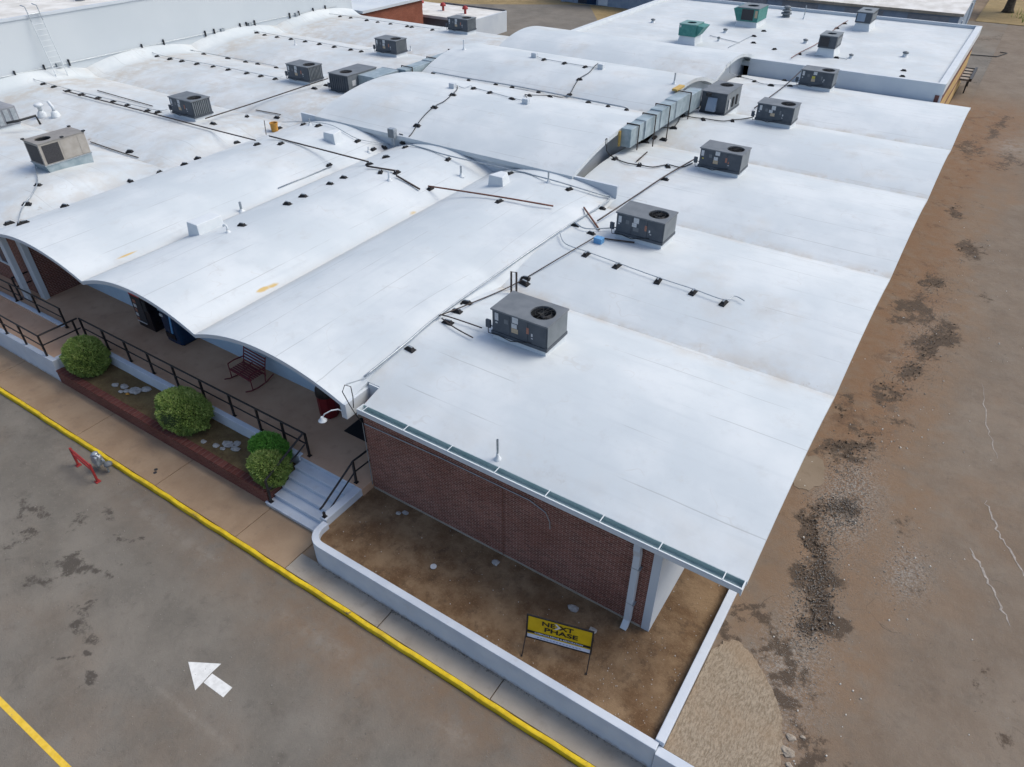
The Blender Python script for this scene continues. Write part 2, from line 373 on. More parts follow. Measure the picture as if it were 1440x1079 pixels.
# ================================================================ GROUND
lx = np.concatenate([np.linspace(-260, -60, 9), np.linspace(-55, 30, 35), np.linspace(40, 260, 9)])
ly = np.array([-220, -100, -40, -10, 0, 4, 7.7, 8.0, 9, 12.4, 12.7, 14, 30, 60, 100, 160, 300.])
terr = grid('terrain', 'terrain', lx, ly, lambda x, y: -.06 if y <= 7.7 else (.72 if y >= 12.6 else -.06), None, 0)
struct(terr)
px = np.arange(-46, 8.01, .13); py = np.arange(-6, 7.0, .13)
def blobs(L, warp=0.0):
    def f(x, y):
        t = np.zeros_like(x); wx = x; x = x+warp*2.2*(fbm(wx, y, 1.1, 4, 31)-.5)+warp*.8*(fbm(wx, y, 4.5, 3, 33)-.5); y = y+warp*3.6*(fbm(wx, y, .9, 4, 32)-.5)+warp*1.0*(fbm(wx, y, 4.5, 3, 34)-.5)
        for bx, by, r, ry, a in L: t = np.maximum(t, a*np.exp(-(((x-bx)/r)**2+((y-by)/ry)**2)))
        return t
    return f
#PARKING_STAINS
pst = [(-17.2,3.9,.8,.3,.8),(-16.1,4.0,.5,.25,.7),(-15.7,3.3,.6,.25,.75),(-14.6,3.1,.35,.2,.6),(-14.3,2.6,.22,.12,.95),(-14.9,2.3,.25,.12,.95),(-13.6,2.1,.12,.3,.9),(-18.8,5.0,.5,.3,.55),
       (-6.9,3.4,.5,.35,.75),(-8.3,3.7,.3,.2,.6),(-6.3,2.6,.4,.2,.6),(-13.5,5.3,.7,.3,.35),(-20.2,4.2,.8,.3,.7),(-18.2,5.6,.6,.25,.55),(-19.6,3.3,.5,.3,.7),(-16.9,5.2,.35,.2,.7),(-10.0,5.6,.5,.2,.4),(-5.8,4.6,.4,.2,.4),(-17.6,3.0,.5,.25,.7),(-9.0,2.1,.3,.15,.5),(-21.5,3.2,.7,.3,.4),(-12.4,.6,.3,.12,.5),(-15.2,4.7,.5,.2,.4)]
lot = grid('parking_lot', 'asphalt', px, py, lambda x, y: 0.0, None, 0, {
    'stain': blobs(pst, .5), 'tan': lambda x, y: np.clip(ss(4.6, 6.9, y)*(.35+.9*fbm(x, y, .5, 4, 3))*ss(-24, -13, x)*.9+.25*ss(.55, .75, fbm(x, y, .35, 4, 9)), 0, 1),
    'dry': lambda x, y: np.clip(.5*np.exp(-((y-(6.1-.02*(x+12)))/.22)**2)*ss(.4, .6, fbm(x, y, .8, 3, 5))+.55*np.exp(-((y-2.97)/.07)**2)*ss(-13.6,-11.5,x)*(1-ss(-9.8,-9.0,x))*(.4+fbm(x,y,2,3,8)), 0, 1)})
struct(lot)
# yard on the right: brown dirt by the wall, worn asphalt beyond
yx = np.concatenate([np.arange(-1.36, 7, .11), np.linspace(7.2, 60, 14)]); yy = np.concatenate([np.arange(7.78, 45, .12), np.linspace(45.3, 97.9, 90)])
ydark = [(1.30,28.0,.6,1.9,1.0),(1.0,26.9,.5,1.3,.9),(.39,32.7,.7,1.4,.8),(1.41,37.4,.6,1.6,.9),(.32,41.6,.5,1.6,.7),(.52,12.9,.38,.75,1.1),(.42,13.6,.36,.7,1.1),(.1,14.5,.34,.8,1.1),(-.1,15.4,.34,.7,1.1),(-.35,16.3,.4,.6,1.0),
         (.15,16.9,.55,.5,.8),(-.3,19.6,.5,.9,.95),(.15,20.6,.5,.8,.7),(-.8,21.6,.3,.7,.7),(.3,23.5,.5,1.0,.75),(.9,25.2,.6,1.0,.85),(.2,29.8,.6,1.5,.85),(2.2,52,1.2,2.0,.7),(.6,57,.5,2.2,.8),(1.1,60,.4,2.2,.7),
         (-.2,53,.8,2.6,.7),(1.9,16.6,.6,.6,.45),(2.6,15.2,.4,.5,.4),(.8,21.8,.35,.4,.6),(1.15,9.0,.4,1.0,1.0),(.75,10.6,.5,.5,.9),(0.0,11.5,.6,.4,.8),(-.8,11.8,.4,.4,.7),(.95,10.2,.35,.8,.6),(2.2,33,.4,1.0,.5),(4.6,12.2,.4,.5,.55),(4.4,13.6,.35,.6,.4)]
def yard_z(x, y): return .80+.0*x
yard = grid('yard', 'yard_dirt', yx, yy, lambda x, y: .80-.05*max([0]+[a*math.exp(-((x-bx)/r)**2-((y-by)/ry)**2) for bx, by, r, ry, a in ydark[:16]]), None, 0, {
    'stain': blobs(ydark, .75),
    'tan': lambda x, y: np.clip(1.25-ss(.5, 2.6, x+2.2*(fbm(x, y, .45, 5, 1)-.5)-.012*(y-10))+.35*ss(.55, .7, fbm(x, y, .4, 4, 6)), 0, 1)*(1-.85*ss(60, 70, y)),
    'red': lambda x, y: np.clip((1-ss(0, 1.6, x+2.0*(fbm(x, y, .4, 5, 2)-.5)))*ss(11, 22, y)+.8*ss(44, 52, y)*(1-ss(1.5, 3.5, x)), 0, 1)*(1-ss(60, 68, y)),
    'gravelly': lambda x, y: np.clip(np.exp(-((x-.3)/.75)**2-((y-17.4)/1.8)**2)*1.3+np.exp(-((x-2.2)/.5)**2-((y-15.6)/.9)**2)+np.exp(-((x-.3)/.8)**2-((y-10.8)/2.4)**2)*.9+.4*np.exp(-((x-.6)/.7)**2-((y-28.5)/3)**2), 0, 1),
    'dry': lambda x, y: .8*np.exp(-((x-1.9)/1.0)**2-((y-54.5)/2.2)**2)+.4*np.exp(-((x+.75)/.3)**2-((y-18)/.7)**2)})
struct(yard)
g = MB(); g.box(-120, -33, 66, 140, .74, .78); o = g.build('grass_field', 'dry_grass'); struct(o)
g = MB(); g.prism([(-60,52),(-28,52),(-28,60),(-44,84),(-60,74)], 'z', .73, .80); o = g.build('back_pavement', 'grey_block'); struct(o)
o.data.materials[0] = M['asphalt']
g = MB(); g.box(-4.5, 60, 98, 150, .81, .84); o = g.build('grass_verge', 'dry_grass'); struct(o)
fl = grid('far_lot', 'asphalt', np.linspace(-30, -1.37, 40), np.linspace(69.5, 98, 30), lambda x, y: .80, None, 0, {'stain': lambda x, y: .4*ss(.5,.7,fbm(x,y,.2,3,3)), 'tan': lambda x, y: .4*ss(.5,.7,fbm(x,y,.15,3,4)), 'dry': lambda x, y: x*0}); struct(fl)
fl = grid('side_lot', 'yard_dirt', np.linspace(-2.66, -1.37, 8), np.linspace(49.45, 69.48, 60), lambda x, y: .80, None, 0, {'stain': lambda x, y: x*0, 'tan': lambda x, y: 1-ss(62,68,y), 'red': lambda x, y: .8*(1-ss(60,66,y)), 'gravelly': lambda x, y: x*0, 'dry': lambda x, y: x*0}); struct(fl)
# painted marks
g = MB(); g.prism([(-12.02,3.80),(-11.25,3.42),(-11.27,3.66),(-11.30,3.93),(-11.30,4.21)], 'z', .003, .006); o = g.build('painted_arrow_head', 'road_white'); struct(o)
g = MB(); g.prism([(-11.25,3.655),(-10.55,3.67),(-10.57,3.95),(-11.27,3.92)], 'z', .003, .006); g.build('painted_arrow_shaft', 'road_white'); struct(bpy.data.objects['painted_arrow_shaft'])
g = MB(); g.prism([(-40,.60),(-14.9,.67),(-12.1,.68),(-9.5,.70),(-9.5,.82),(-12.1,.81),(-14.9,.80),(-40,.74)], 'z', .003, .006); o = g.build('painted_yellow_line', 'road_yellow'); struct(o)
# pale crack fillings on the yard
def strip(name, pts, w, mat, z, seed=0):
    rr = random.Random(seed); L = []; Q = []
    dense = []
    for a, b in zip(pts, pts[1:]):
        for k in range(8): dense.append((a[0]+(b[0]-a[0])*k/8+rr.uniform(-.05,.05), a[1]+(b[1]-a[1])*k/8+rr.uniform(-.05,.05)))
    b_ = MB(); n = len(dense)
    for i, p in enumerate(dense):
        a = dense[max(0,i-1)]; c = dense[min(n-1,i+1)]; d = Vector((c[0]-a[0], c[1]-a[1])).normalized(); ww = w*rr.uniform(.25,1)*min(1, (i+1)/4, (n-i)/4)
        b_.v += [(p[0]-d.y*ww, p[1]+d.x*ww, z), (p[0]+d.y*ww, p[1]-d.x*ww, z)]
    b_.f = [(2*i, 2*i+1, 2*i+3, 2*i+2) for i in range(n-1)]
    return b_.build(name, mat, yard)
strip('crack_filling', [(3.0,25.9),(3.35,23.4),(3.9,21.6)], .02, 'mortar_pale', .806, 1)
strip('crack_filling', [(3.66,19.6),(4.0,18.7),(4.22,18.2),(4.79,17.15),(5.3,16.2)], .034, 'mortar_pale', .806, 2)
strip('crack_filling', [(3.51,17.4),(3.83,16.8),(4.23,16.0),(4.68,15.1)], .034, 'mortar_pale', .806, 3)
# kerb and sidewalk slabs
kb = MB()
prof = [(6.885,-.05),(6.888,.11),(6.90,.14),(6.93,.15),(7.0,.15),(7.0,-.05)]
xs = list(np.arange(-46, 3.6, .25))
for i, x in enumerate(xs):
    j = .008*math.sin(x*1.7)+.006*math.sin(x*5.1+1)+RNG.uniform(-.004,.004)
    kb.v += [(x, y+j, z) for y, z in prof]
n = len(prof)
for i in range(len(xs)-1):
    for k in range(n-1): kb.f.append((i*n+k, i*n+k+1, (i+1)*n+k+1, (i+1)*n+k))
o = kb.build('kerb', 'kerb_yellow'); struct(o)
bpy.context.view_layer.update()
sw = MB(); sw.box(-46, 3.6, 7.0, 8.6, -.05, .06); swo = sw.build('sidewalk', 'walk_tan'); struct(swo)
cuts = [-46,-40,-34.0,-28.0,-22.2,-17.9,-14.15,-12.1]
for a, b in zip(cuts, cuts[1:]):
    m = MB(); m.box(a+.012, b-.012, 7.03, 8.47, .05, .12); m.build('slab', 'walk_tan', swo, bevel=.008)
cuts = [-12.1,-8.72,-5.22,-1.4,3.6]
for i, (a, b) in enumerate(zip(cuts, cuts[1:])):
    sk = RNG.uniform(-.12,.12)
    m = MB(); m.prism([(a+.014,7.03),(b-.014,7.03),(b-.014+.0,7.66),(a+.014,7.66)], 'z', .05, .12+RNG.uniform(-.008,.008)); m.build('slab', 'walk_grey', swo, bevel=.01)

# ================================================================ FRONT TERRACE
deck = MB(); deck.box(-45, -11.68, 9.86, 12.4, .5, 1.02); dk = deck.build('porch_deck', 'deck_conc'); struct(dk)
rp = MB(); rp.prism([(-45,.3),(-45,.45),(-33,.86),(-28.6,1.0),(-26.2,1.012),(-25.72,1.012),(-25.72,.3)], 'y', 8.62, 9.90); o = rp.build('ramp', 'deck_conc'); struct(o)
sb = grid('soil_bed', 'soil', np.arange(-11.72, -1.3, .12), np.concatenate([np.arange(7.8, 13, .12), np.linspace(13.3, 49, 25)]), lambda x, y: .74+.05*float(fbm(x, y, .8, 4, 4))-.02, None, 0); struct(sb)
pb = grid('planter_soil', 'soil_planter', np.arange(-25.6, -14.2, .12), np.arange(8.55, 9.9, .1), lambda x, y: .58+.10*float(fbm(x, y, .9, 4, 8)), None, 0); struct(pb)
# white retaining wall round the soil bed
rw = MB()
for_ = [(-11.72,8.42)]
def wall_path(b, pts, w, z0, z1):
    n = len(pts); Lf = []; Rt = []
    for i, p in enumerate(pts):
        a = Vector(pts[max(0,i-1)]); c = Vector(pts[min(n-1,i+1)]); d = (c-a).normalized(); nn = Vector((-d.y, d.x))
        Lf.append((p[0]+nn.x*w/2, p[1]+nn.y*w/2)); Rt.append((p[0]-nn.x*w/2, p[1]-nn.y*w/2))
    b.v += [(x,y,z0) for x,y in Lf]+[(x,y,z0) for x,y in Rt]+[(x,y,z1) for x,y in Lf]+[(x,y,z1) for x,y in Rt]
    for i in range(n-1):
        b.f += [(i+2*n, i+3*n, i+1+3*n, i+1+2*n), (i, i+2*n, i+1+2*n, i+1), (i+n, i+1+n, i+1+3*n, i+3*n)]
    b.f += [(0, n, 3*n, 2*n), (n-1, 3*n-1, 4*n-1, 2*n-1)]
arc = [(-11.72+.45-.45*math.cos(t), 7.74+.45-.45*math.sin(t)) for t in np.linspace(0, math.pi/2, 9)]
wall_path(rw, [(-11.72,8.40)]+arc+[(-1.412,7.74)], .2, .05, .95)
rt = thing('retaining_wall', 'low white retaining wall round the bare soil bed', 'wall', (-6,7.74,.05))
rw.build('front_wall', 'conc_white', rt, bevel=.015)
m = MB(); m.box(-1.51,-1.31,7.845,30,.3,1.0); m.build('side_wall', 'conc_white', rt, bevel=.015)
m = MB(); m.box(-1.406,3.4,7.60,7.82,.05,.87); tag(m.build('low_wall', 'conc_white', None, bevel=.015, origin='base'), 'lower white wall holding the rough concrete patch at the right corner', 'wall')
st = thing('concrete_steps', 'pale grey concrete steps climbing to the porch', 'steps', (-13.1,8.4,.1))
yn = [8.37,8.66,8.96,9.25,9.55,9.85]
for i, y in enumerate(yn):
    m = MB(); z = .27+.15*i; x0 = -14.36 if i == 0 else -14.22
    d_ = .36 if i < 5 else .008
    m.prism([(y, .08+.15*i*.9), (y, z-.04), (y-.02, z-.03), (y-.02, z-.006), (y, z), (y+d_, z), (y+d_, .08+.15*i*.9)], 'x', x0, -11.97); m.build('step', 'conc_white', st, bevel=.006)
m = MB(); m.box(-11.97,-11.72,8.42,10.26,.1,1.0); m.build('cheek_wall', 'conc_white', st, bevel=.015)
pw = thing('planter_wall', 'low dark red brick planter wall along the sidewalk', 'wall', (-20,8.5,.1))
m = MB(); m.box(-25.5,-14.28,8.42,8.64,.08,.60); m.build('brick_face', 'brick_planter', pw)
m = MB(); m.box(-14.49,-14.27,8.645,9.84,.08,.60); m.build('brick_return', 'brick_planter', pw)
x = -25.5
proto = None
while x < -14.4:
    if proto is None:
        m = MB(); m.box(x,x+.193,8.405,8.66,.602,.665); proto = m.build('coping_brick', 'brick_planter', pw, bevel=.006)
    else:
        c = proto.copy(); COL.objects.link(c); c.parent = pw; c.location = (x+25.5, RNG.uniform(-.004,.004), RNG.uniform(-.004,.004))
    x += .203
m = MB(); m.box(-25.5,-14.24,9.80,9.98,.4,1.06); tag(m.build('deck_edge_wall', 'conc_white', None, bevel=.012, origin='base'), 'low white wall between the shrubs and the porch railing', 'wall')
m = MB(); m.prism([(-45,.05),(-45,.62),(-33,.92),(-28.6,1.04),(-25.5,1.06),(-25.5,.05)], 'y', 8.43, 8.615); tag(m.build('ramp_wall', 'conc_white', None, bevel=.012, origin='base'), 'white wall holding the ramp left of the planter', 'wall')
m = MB(); m.prism([(-45,.4),(-45,.8),(-33,1.02),(-27.9,1.1),(-27.5,1.04),(-27.5,.4)], 'y', 9.93, 10.10); tag(m.build('ramp_kerb', 'conc_white', None, bevel=.012, origin='base'), 'low white kerb wall between ramp and porch floor', 'wall')
m = MB(); m.box(-25.70,-25.51,8.62,9.79,.3,1.06); tag(m.build('ramp_end_wall', 'conc_white', None, bevel=.012, origin='base'), 'short white wall closing the ramp behind the left shrub', 'wall')
# railings: square black tube
def railing(label, path, posts, h=.9, mid=.48):
    t = thing('handrail', label, 'railing', (path[0][0], path[0][1], path[0][2]), 'black metal railings')
    m = MB()
    m.tube([(x,y,z+h) for x,y,z in path], .034, 6); m.build('top_rail', 'black_paint', t)
    m = MB(); m.tube([(x,y,z+mid) for x,y,z in path], .027, 6); m.build('middle_rail', 'black_paint', t)
    for (x,y,z,hh) in posts:
        m = MB(); m.box(x-.03,x+.03,y-.03,y+.03,z,z+hh); m.box(x-.06,x+.06,y-.06,y+.06,z,z+.015); m.build('post', 'black_paint', t)
    return t
D = 1.02
pxs = [-25.9,-24.5,-23.15,-21.8,-20.4,-18.95,-17.5,-16.2,-15.05,-14.02]
railing('long black metal railing between the shrubs and the porch floor', [(-25.93,10.03,D),(-14.0,10.03,D)], [(x,10.03,D,.88) for x in pxs])
railing('black stair railing beside the double shrub', [(-14.06,9.98,D+.01),(-14.2,8.46,.26)], [(-14.2,8.46,.27,.88)])
railing('black stair railing by the brick corner', [(-11.94,10.9,D-.03),(-12.0,9.97,D-.03),(-12.0,8.62,.32),(-12.0,8.5,.30)], [(-12.02,9.97,1.02,.85),(-11.85,8.5,1.0,.18)])
railing('black railing crossing the end of the ramp', [(-25.97,9.98,D+.015),(-26.0,8.56,D+.015)], [(-25.97,9.8,D,.9)])
pp = [-26.0,-27.4,-28.8,-30.4,-32,-33.6]
zr = lambda x: 1.06 if x > -28.6 else 1.06+(x+28.6)*.03
railing('black railing on the outer ramp wall', [(x,8.53,zr(x)-.04) for x in [-26.02,-28.6,-33.6]], [(x,8.53,zr(x)-.03,.88) for x in pp])
railing('black railing between the ramp and the porch columns', [(-27.2,10.02,D),(-30.0,10.02,D-.02),(-33.2,10.02,D-.1)], [(x,10.02,D+.04,.84) for x in (-27.25,-29.2,-30.9,-32.4)])
railing('short black railing beside the white porch column', [(-30.95,10.2,D+.1),(-30.95,11.0,D+.1)], [(-30.95,10.22,D,.98)])

# ================================================================ MAIN BUILDING
bld = thing('vaulted_building', 'long brick building under a white roof of many low barrel vaults', 'building', (-22,30,.8))
wd = {'band': lambda x, y: np.zeros_like(x), 'rust': lambda x, y: np.zeros_like(x),
      'dirt': lambda x, y: np.clip(near(y, WY[1:5], .2)*1.2+.6*near(y, [q-.25 for q in WY[1:5]], .55)*ss(.5,.7,fbm(x,y,.5,3,2))+.25*np.exp(-((y-10.6)/.5)**2)+ss(.62,.8,fbm(x,y,.35,4,7))*.35+.5*np.exp(-((x+12.8)/1.2)**2)*ss(26,30,y), 0, 1)}
def ysp(a, b, n): return list(np.linspace(a, b, n))
xw = ysp(-11.95, -.95, 60); xw0 = ysp(-11.5, -.95, 60); xw2 = ysp(-14.0, -11.95, 14)
eps = 1e-4
for i in range(5):
    a, b = WY[i], WY[i+1]
    zf = lambda x, y, a=a, b=b: 4.0+.5*(1-((y-(a+b)/2)/((b-a)/2))**2)+.012*(vnoise(x, y, .7)-.5)
    if i == 0: grid('roof_edge', 'roof_white', xw0, ysp(a+.002, 10.95, 6), zf, bld, .13, wd); grid('roof_vault', 'roof_white', xw, ysp(10.95, b-.002, 40), zf, bld, .13, wd)
    else: grid('roof_vault', 'roof_white', xw, ysp(a+.002, b-.002, 40), zf, bld, .13, wd)
    if i >= 2: grid('roof_vault', 'roof_white', xw2, ysp(max(a, 26.3)+.002, b-.002, 40), zf, bld, .13, wd)
fd = {'band': lambda x, y: np.clip(near(x, [q+.15 for q in FX[1:3]], .28)*1.2, 0, 1)*ss(25.5, 20, y),
      'dirt': lambda x, y: np.clip(.22*near(x, FX[1:3], .2)+.5*np.exp(-((y-25.6)/.5)**2)*near(x, FX, 1.5)+ss(.66,.8,fbm(x,y,.3,4,11))*.3, 0, 1),
      'rust': blobs([(-18.45,12.9,.10,.30,1.0),(-18.4,13.3,.10,.30,.8),(-18.3,20.6,.14,.3,.62),(-24.55,11.9,.07,.55,.8),(-24.5,13.2,.06,.35,.5)])}
for i in range(3):
    a, b = FX[i], FX[i+1]
    grid('roof_vault', 'roof_white_front', ysp(a+.002, b-.002, 70), ysp(9.98, 26.2, 130), lambda x, y: front_z(x, y)+.014*(vnoise(x, y, .6, 2)-.5), bld, .13, fd)
ld = {'band': lambda x, y: np.zeros_like(x), 'rust': blobs([(-33.2,18.2,1.2,.1,.45)]),
      'dirt': lambda x, y: np.clip(near(y, LY[1:5], .5)*.55+(.75*np.exp(-((x+47.6)/1.0)**2)+.42)*ss(-49.0,-48.4,x)+.5*np.exp(-((x+32)/1.3)**2)*ss(26,28,y)+ss(.55,.75,fbm(x,y,.25,4,13))*.3, 0, 1)}
for i in range(5):
    a, b = LY[i], LY[i+1]
    if i < 2: xl = ysp(-50.19, -30.952, 90)
    else: xl = ysp(-50.19, -28.9, 90)
    def zf(x, y, a=a, b=b):
        base = 4.0+.5*(1-((y-(a+b)/2)/((b-a)/2))**2)*(sst(-31.0, -32.6, x) if y < 26.5 else 1)
        return base+.42*sst(-48.9, -50.25, x)**1.3+.012*(float(vnoise(x, y, .7, 5))-.5)
    grid('roof_vault', 'roof_white', xl, ysp(a+.002, b-.002, 40), zf, bld, .13, ld)
cd = {'band': lambda x, y: np.zeros_like(x), 'rust': lambda x, y: np.zeros_like(x),
      'dirt': lambda x, y: np.clip(.5*np.exp(-((y-34.6)/.5)**2)+.35*np.exp(-((y-42.8)/.4)**2)+ss(.6,.75,fbm(x,y,.3,4,21))*.45, 0, 1)}
for i in range(3):
    grid('roof_vault', 'roof_white', ysp(-29.4, -14.0, 60), ysp(CY[i]+.002, CY[i+1]-.002, 50), lambda x, y: central_z(y)+.01*(vnoise(x, y, .7, 9)-.5), bld, .2, cd)
# parapet wall where the front vaults die against the raised roof
m = MB(); m.box(-30.55,-11.92,26.22,26.36,3.6,4.68); m.build('parapet', 'white_paint', bld)
# raised end walls, following the arches
for xa, xb in ((-14.75,-14.6), (-28.9,-28.75)):
    yy_ = ysp(26.37, 50.4, 70); m = MB(); m.prism([(26.37,3.8)]+[(y, central_z(y)-.21) for y in yy_]+[(50.4,3.8)], 'x', xa, xb); m.build('end_wall', 'white_paint', bld)
# walls
m = MB(); m.box(-11.65,-2.96,10.30,10.5,.5,3.86); m.build('front_wall', 'brick_y', bld)
m = MB(); m.box(-11.64,-2.98,10.28,10.299,.55,.80); m.build('wall_base', 'walk_grey', bld)
m = MB(); m.box(-2.957,-2.75,10.285,10.5,.5,3.86); m.build('corner_board', 'white_paint', bld)
m = MB(); m.box(-2.957,-2.752,10.503,49.4,.5,3.86); m.build('side_wall', 'white_paint', bld)
m = MB(); m.box(-11.65,-11.45,10.503,13.0,.9,3.9); m.build('porch_side_wall', 'brick_x', bld)
xs_ = ysp(-30.15,-11.96,80); m = MB(); m.prism([(-30.15,.9)]+[(-11.66,.9),(-11.66,3.86)]+[(x, front_z(x,12.5)-.15) for x in reversed(xs_)], 'y', 12.40, 12.55); m.build('porch_back_wall', 'pale_wall', bld)
m = MB(); m.box(-30.4,-30.16,10.96,12.55,.9,3.95); m.build('porch_end_wall', 'brick_x', bld)
m = MB(); m.box(-46,-30.47,10.86,11.05,.5,4.0); m.build('left_front_wall', 'brick_y', bld)
m = MB(); m.box(-30.46,-30.08,10.74,10.95,1.0,3.94); m.build('pilaster', 'white_paint', bld, bevel=.01)
m = MB(); m.box(-30.82,-30.5,10.3,10.5,1.0,3.88); m.build('column', 'white_paint', bld, bevel=.01)
m = MB(); m.box(-46,-30.97,10.06,10.8,3.86,3.98); m.box(-46,-30.97,10.04,10.12,3.72,3.98); m.build('left_eave', 'white_paint', bld)
w = MB(); w.box(-33.6,-32.2,10.83,10.858,2.0,3.25); wo = w.build('window', 'glass', bld)
m = MB()
for a in ((-33.68,-32.12,1.92,2.0),(-33.68,-32.12,3.25,3.33),(-33.68,-33.6,2.0,3.25),(-32.2,-32.12,2.0,3.25),(-32.93,-32.87,2.0,3.25)): m.box(a[0],a[1],10.80,10.86,a[2],a[3])
m.build('window_frame', 'white_flash', wo)
# fascia following the front arches
def fascia(x0, x1):
    xs_ = ysp(x0, x1, 40); m = MB(); n = len(xs_)
    up = [front_z(x, 9.98)+.004 for x in xs_]
    m.v = [(x,9.955,z) for x,z in zip(xs_,up)]+[(x,9.955,z-.135) for x,z in zip(xs_,up)]+[(x,9.978,z) for x,z in zip(xs_,up)]+[(x,9.978,z-.135) for x,z in zip(xs_,up)]
    for i in range(n-1): m.f += [(i, i+n, i+n+1, i+1), (i, i+1, i+2*n+1, i+2*n), (i+n, i+3*n, i+3*n+1, i+n+1), (i+2*n, i+2*n+1, i+3*n+1, i+3*n)]
    m.build('fascia', 'white_paint', bld)
for i in range(3): fascia(FX[i]+.004, FX[i+1]-.004)
m = MB(); m.box(-12.08,-11.88,9.95,11.3,3.52,4.03); m.build('eave_beam', 'white_paint', bld, bevel=.01)
m = MB(); m.box(-11.875,-11.5,10.90,10.945,3.4,4.15); m.build('roof_end_board', 'white_paint', bld)
# soffit + gutter with straps
m = MB(); m.box(-11.6,-1.0,10.285,10.298,3.55,3.86); m.build('soffit_board', 'white_paint', bld)
gt = MB(); gt.prism([(10.045,3.85),(10.045,4.0),(10.03,4.0),(10.03,3.84),(10.275,3.84),(10.275,3.99),(10.262,3.99),(10.262,3.852)], 'x', -11.5, -.98); go = gt.build('gutter', 'gutter_teal', bld)
m = MB(); m.box(-11.5,-.98,10.02,10.05,3.99,4.012); m.box(-11.5,-.98,10.016,10.029,3.86,3.985); m.build('gutter_lip', 'white_flash', go)
for gx in np.arange(-11.35, -1, 1.42):
    m = MB(); m.box(gx,gx+.022,10.03,10.28,4.013,4.022); m.build('gutter_strap', 'white_flash', go)
m = MB(); m.box(-1.0,-.97,10.0,10.28,3.82,4.02); m.build('gutter_end', 'white_flash', go); m = MB(); m.box(-11.52,-11.502,10.0,10.28,3.82,4.02); m.build('gutter_end', 'white_flash', go)
dp = MB(); dp.box(-3.38,-3.22,10.06,10.20,3.6,3.83); dp.hexa([(-3.38,10.14,3.35),(-3.22,10.14,3.35),(-3.22,10.28,3.35),(-3.38,10.28,3.35),(-3.38,10.06,3.6),(-3.22,10.06,3.6),(-3.22,10.20,3.6),(-3.38,10.20,3.6)]); dp.box(-3.38,-3.22,10.14,10.28,.95,3.35)
dp.hexa([(-3.38,9.98,.78),(-3.22,9.98,.78),(-3.22,10.12,.72),(-3.38,10.12,.72),(-3.38,10.14,.95),(-3.22,10.14,.95),(-3.22,10.28,.95),(-3.38,10.28,.95)])
d_o = dp.build('downpipe', 'white_paint', bld)
for z in (1.6, 2.9):
    m = MB(); m.box(-3.385,-3.17,10.137,10.29,z,z+.025); m.build('strap', 'galv', d_o)
m = MB(); m.tube([(-11.6,10.27,3.28),(-9,10.27,3.36),(-6.2,10.27,3.36),(-5.75,10.27,3.2),(-5.62,10.26,2.95),(-5.6,10.25,2.72)], .014, 6); m.build('wall_conduit', 'galv', bld)
m = MB(); m.tube([(-11.66,10.26,.9),(-11.66,10.26,3.3)], .012, 6); m.build('corner_conduit', 'galv', bld)
m = MB(); m.tube([(-7.0,10.27,.8),(-7.0,10.27,3.3)], .01, 6); m.build('wall_conduit', 'rust', bld)
m = MB(); m.tube([(-11.66,10.25,3.3),(-11.7,10.1,3.7),(-11.74,10.0,4.05),(-11.92,9.98,4.45),(-11.86,10.05,4.66),(-11.72,10.12,4.62),(-11.68,10.1,4.3),(-11.64,10.02,4.0)], .014, 6); m.build('eave_cable', 'dark', bld)
m = MB(); m.tube([(-11.84,10.1,4.66),(-11.9,10.9,4.35),(-11.95,11.6,4.36),(-12,12.4,4.5)], .014, 6); m.build('eave_cable', 'galv', bld)
# vent plate on the pale porch wall
m = MB(); m.box(-17.9,-17.2,12.37,12.398,2.35,2.6); m.build('wall_plate', 'dark', bld)
# gooseneck porch lamp
lm = thing('porch_lamp', 'white gooseneck lamp with shallow shade on the eave corner', 'lamp', (-12.05,9.95,3.5))
m = MB(); m.tube([(-12.02,9.95,3.6),(-12.03,9.93,3.78),(-12.08,9.86,3.86),(-12.2,9.72,3.86),(-12.36,9.6,3.74),(-12.42,9.56,3.62)], .018, 8); m.build('arm', 'white_flash', lm)
m = MB(); m.lathe(-12.42, 9.55, [(.03,3.66),(.05,3.64),(.055,3.59),(.115,3.54),(.125,3.52),(.1,3.525),(.03,3.545)], 20); m.build('shade', 'white_flash', lm, smooth=True)

# ================================================================ OTHER BUILDINGS
fb = thing('flat_roofed_building', 'flat white roofed building with white parapets behind the right wing', 'building', (-15,60,.8))
m = MB(); m.box(-27.6,-3.0,49.75,69.2,4.5,4.75); fo = m.build('roof', 'roof_white', fb)
for nme in ('band','rust'): attr(fo, nme, np.zeros(len(fo.data.vertices)))
attr(fo, 'dirt', np.full(len(fo.data.vertices), .22))
m = MB(); m.box(-14.05,-2.6,49.55,49.745,3.8,5.02); m.build('front_parapet', 'white_paint', fb)
m = MB(); m.box(-27.9,-2.6,69.21,69.4,4.4,4.98); m.build('back_parapet', 'white_paint', fb)
m = MB(); m.hexa([(-2.99,49.75,4.4),(-2.58,49.75,4.4),(-2.58,69.2,4.4),(-2.99,69.2,4.4),(-2.99,49.75,4.95),(-2.58,49.75,5.0),(-2.58,69.2,5.0),(-2.99,69.2,4.95)]); m.build('right_parapet', 'white_flash', fb)
m = MB(); m.hexa([(-28.6,50.6,4.5),(-27.61,50.6,4.5),(-27.61,69.2,4.5),(-28.6,69.2,4.5),(-28.2,50.6,4.95),(-27.7,50.6,5.0),(-27.7,69.2,5.0),(-28.2,69.2,4.95)]); m.build('left_parapet', 'white_flash', fb)
m = MB(); m.box(-2.95,-2.72,49.5,69.1,3.3,4.39); m.build('upper_wall', 'brown_trim', fb)
m = MB(); m.box(-2.95,-2.70,49.5,69.1,.6,3.3); m.build('lower_wall', 'tan_wall', fb)
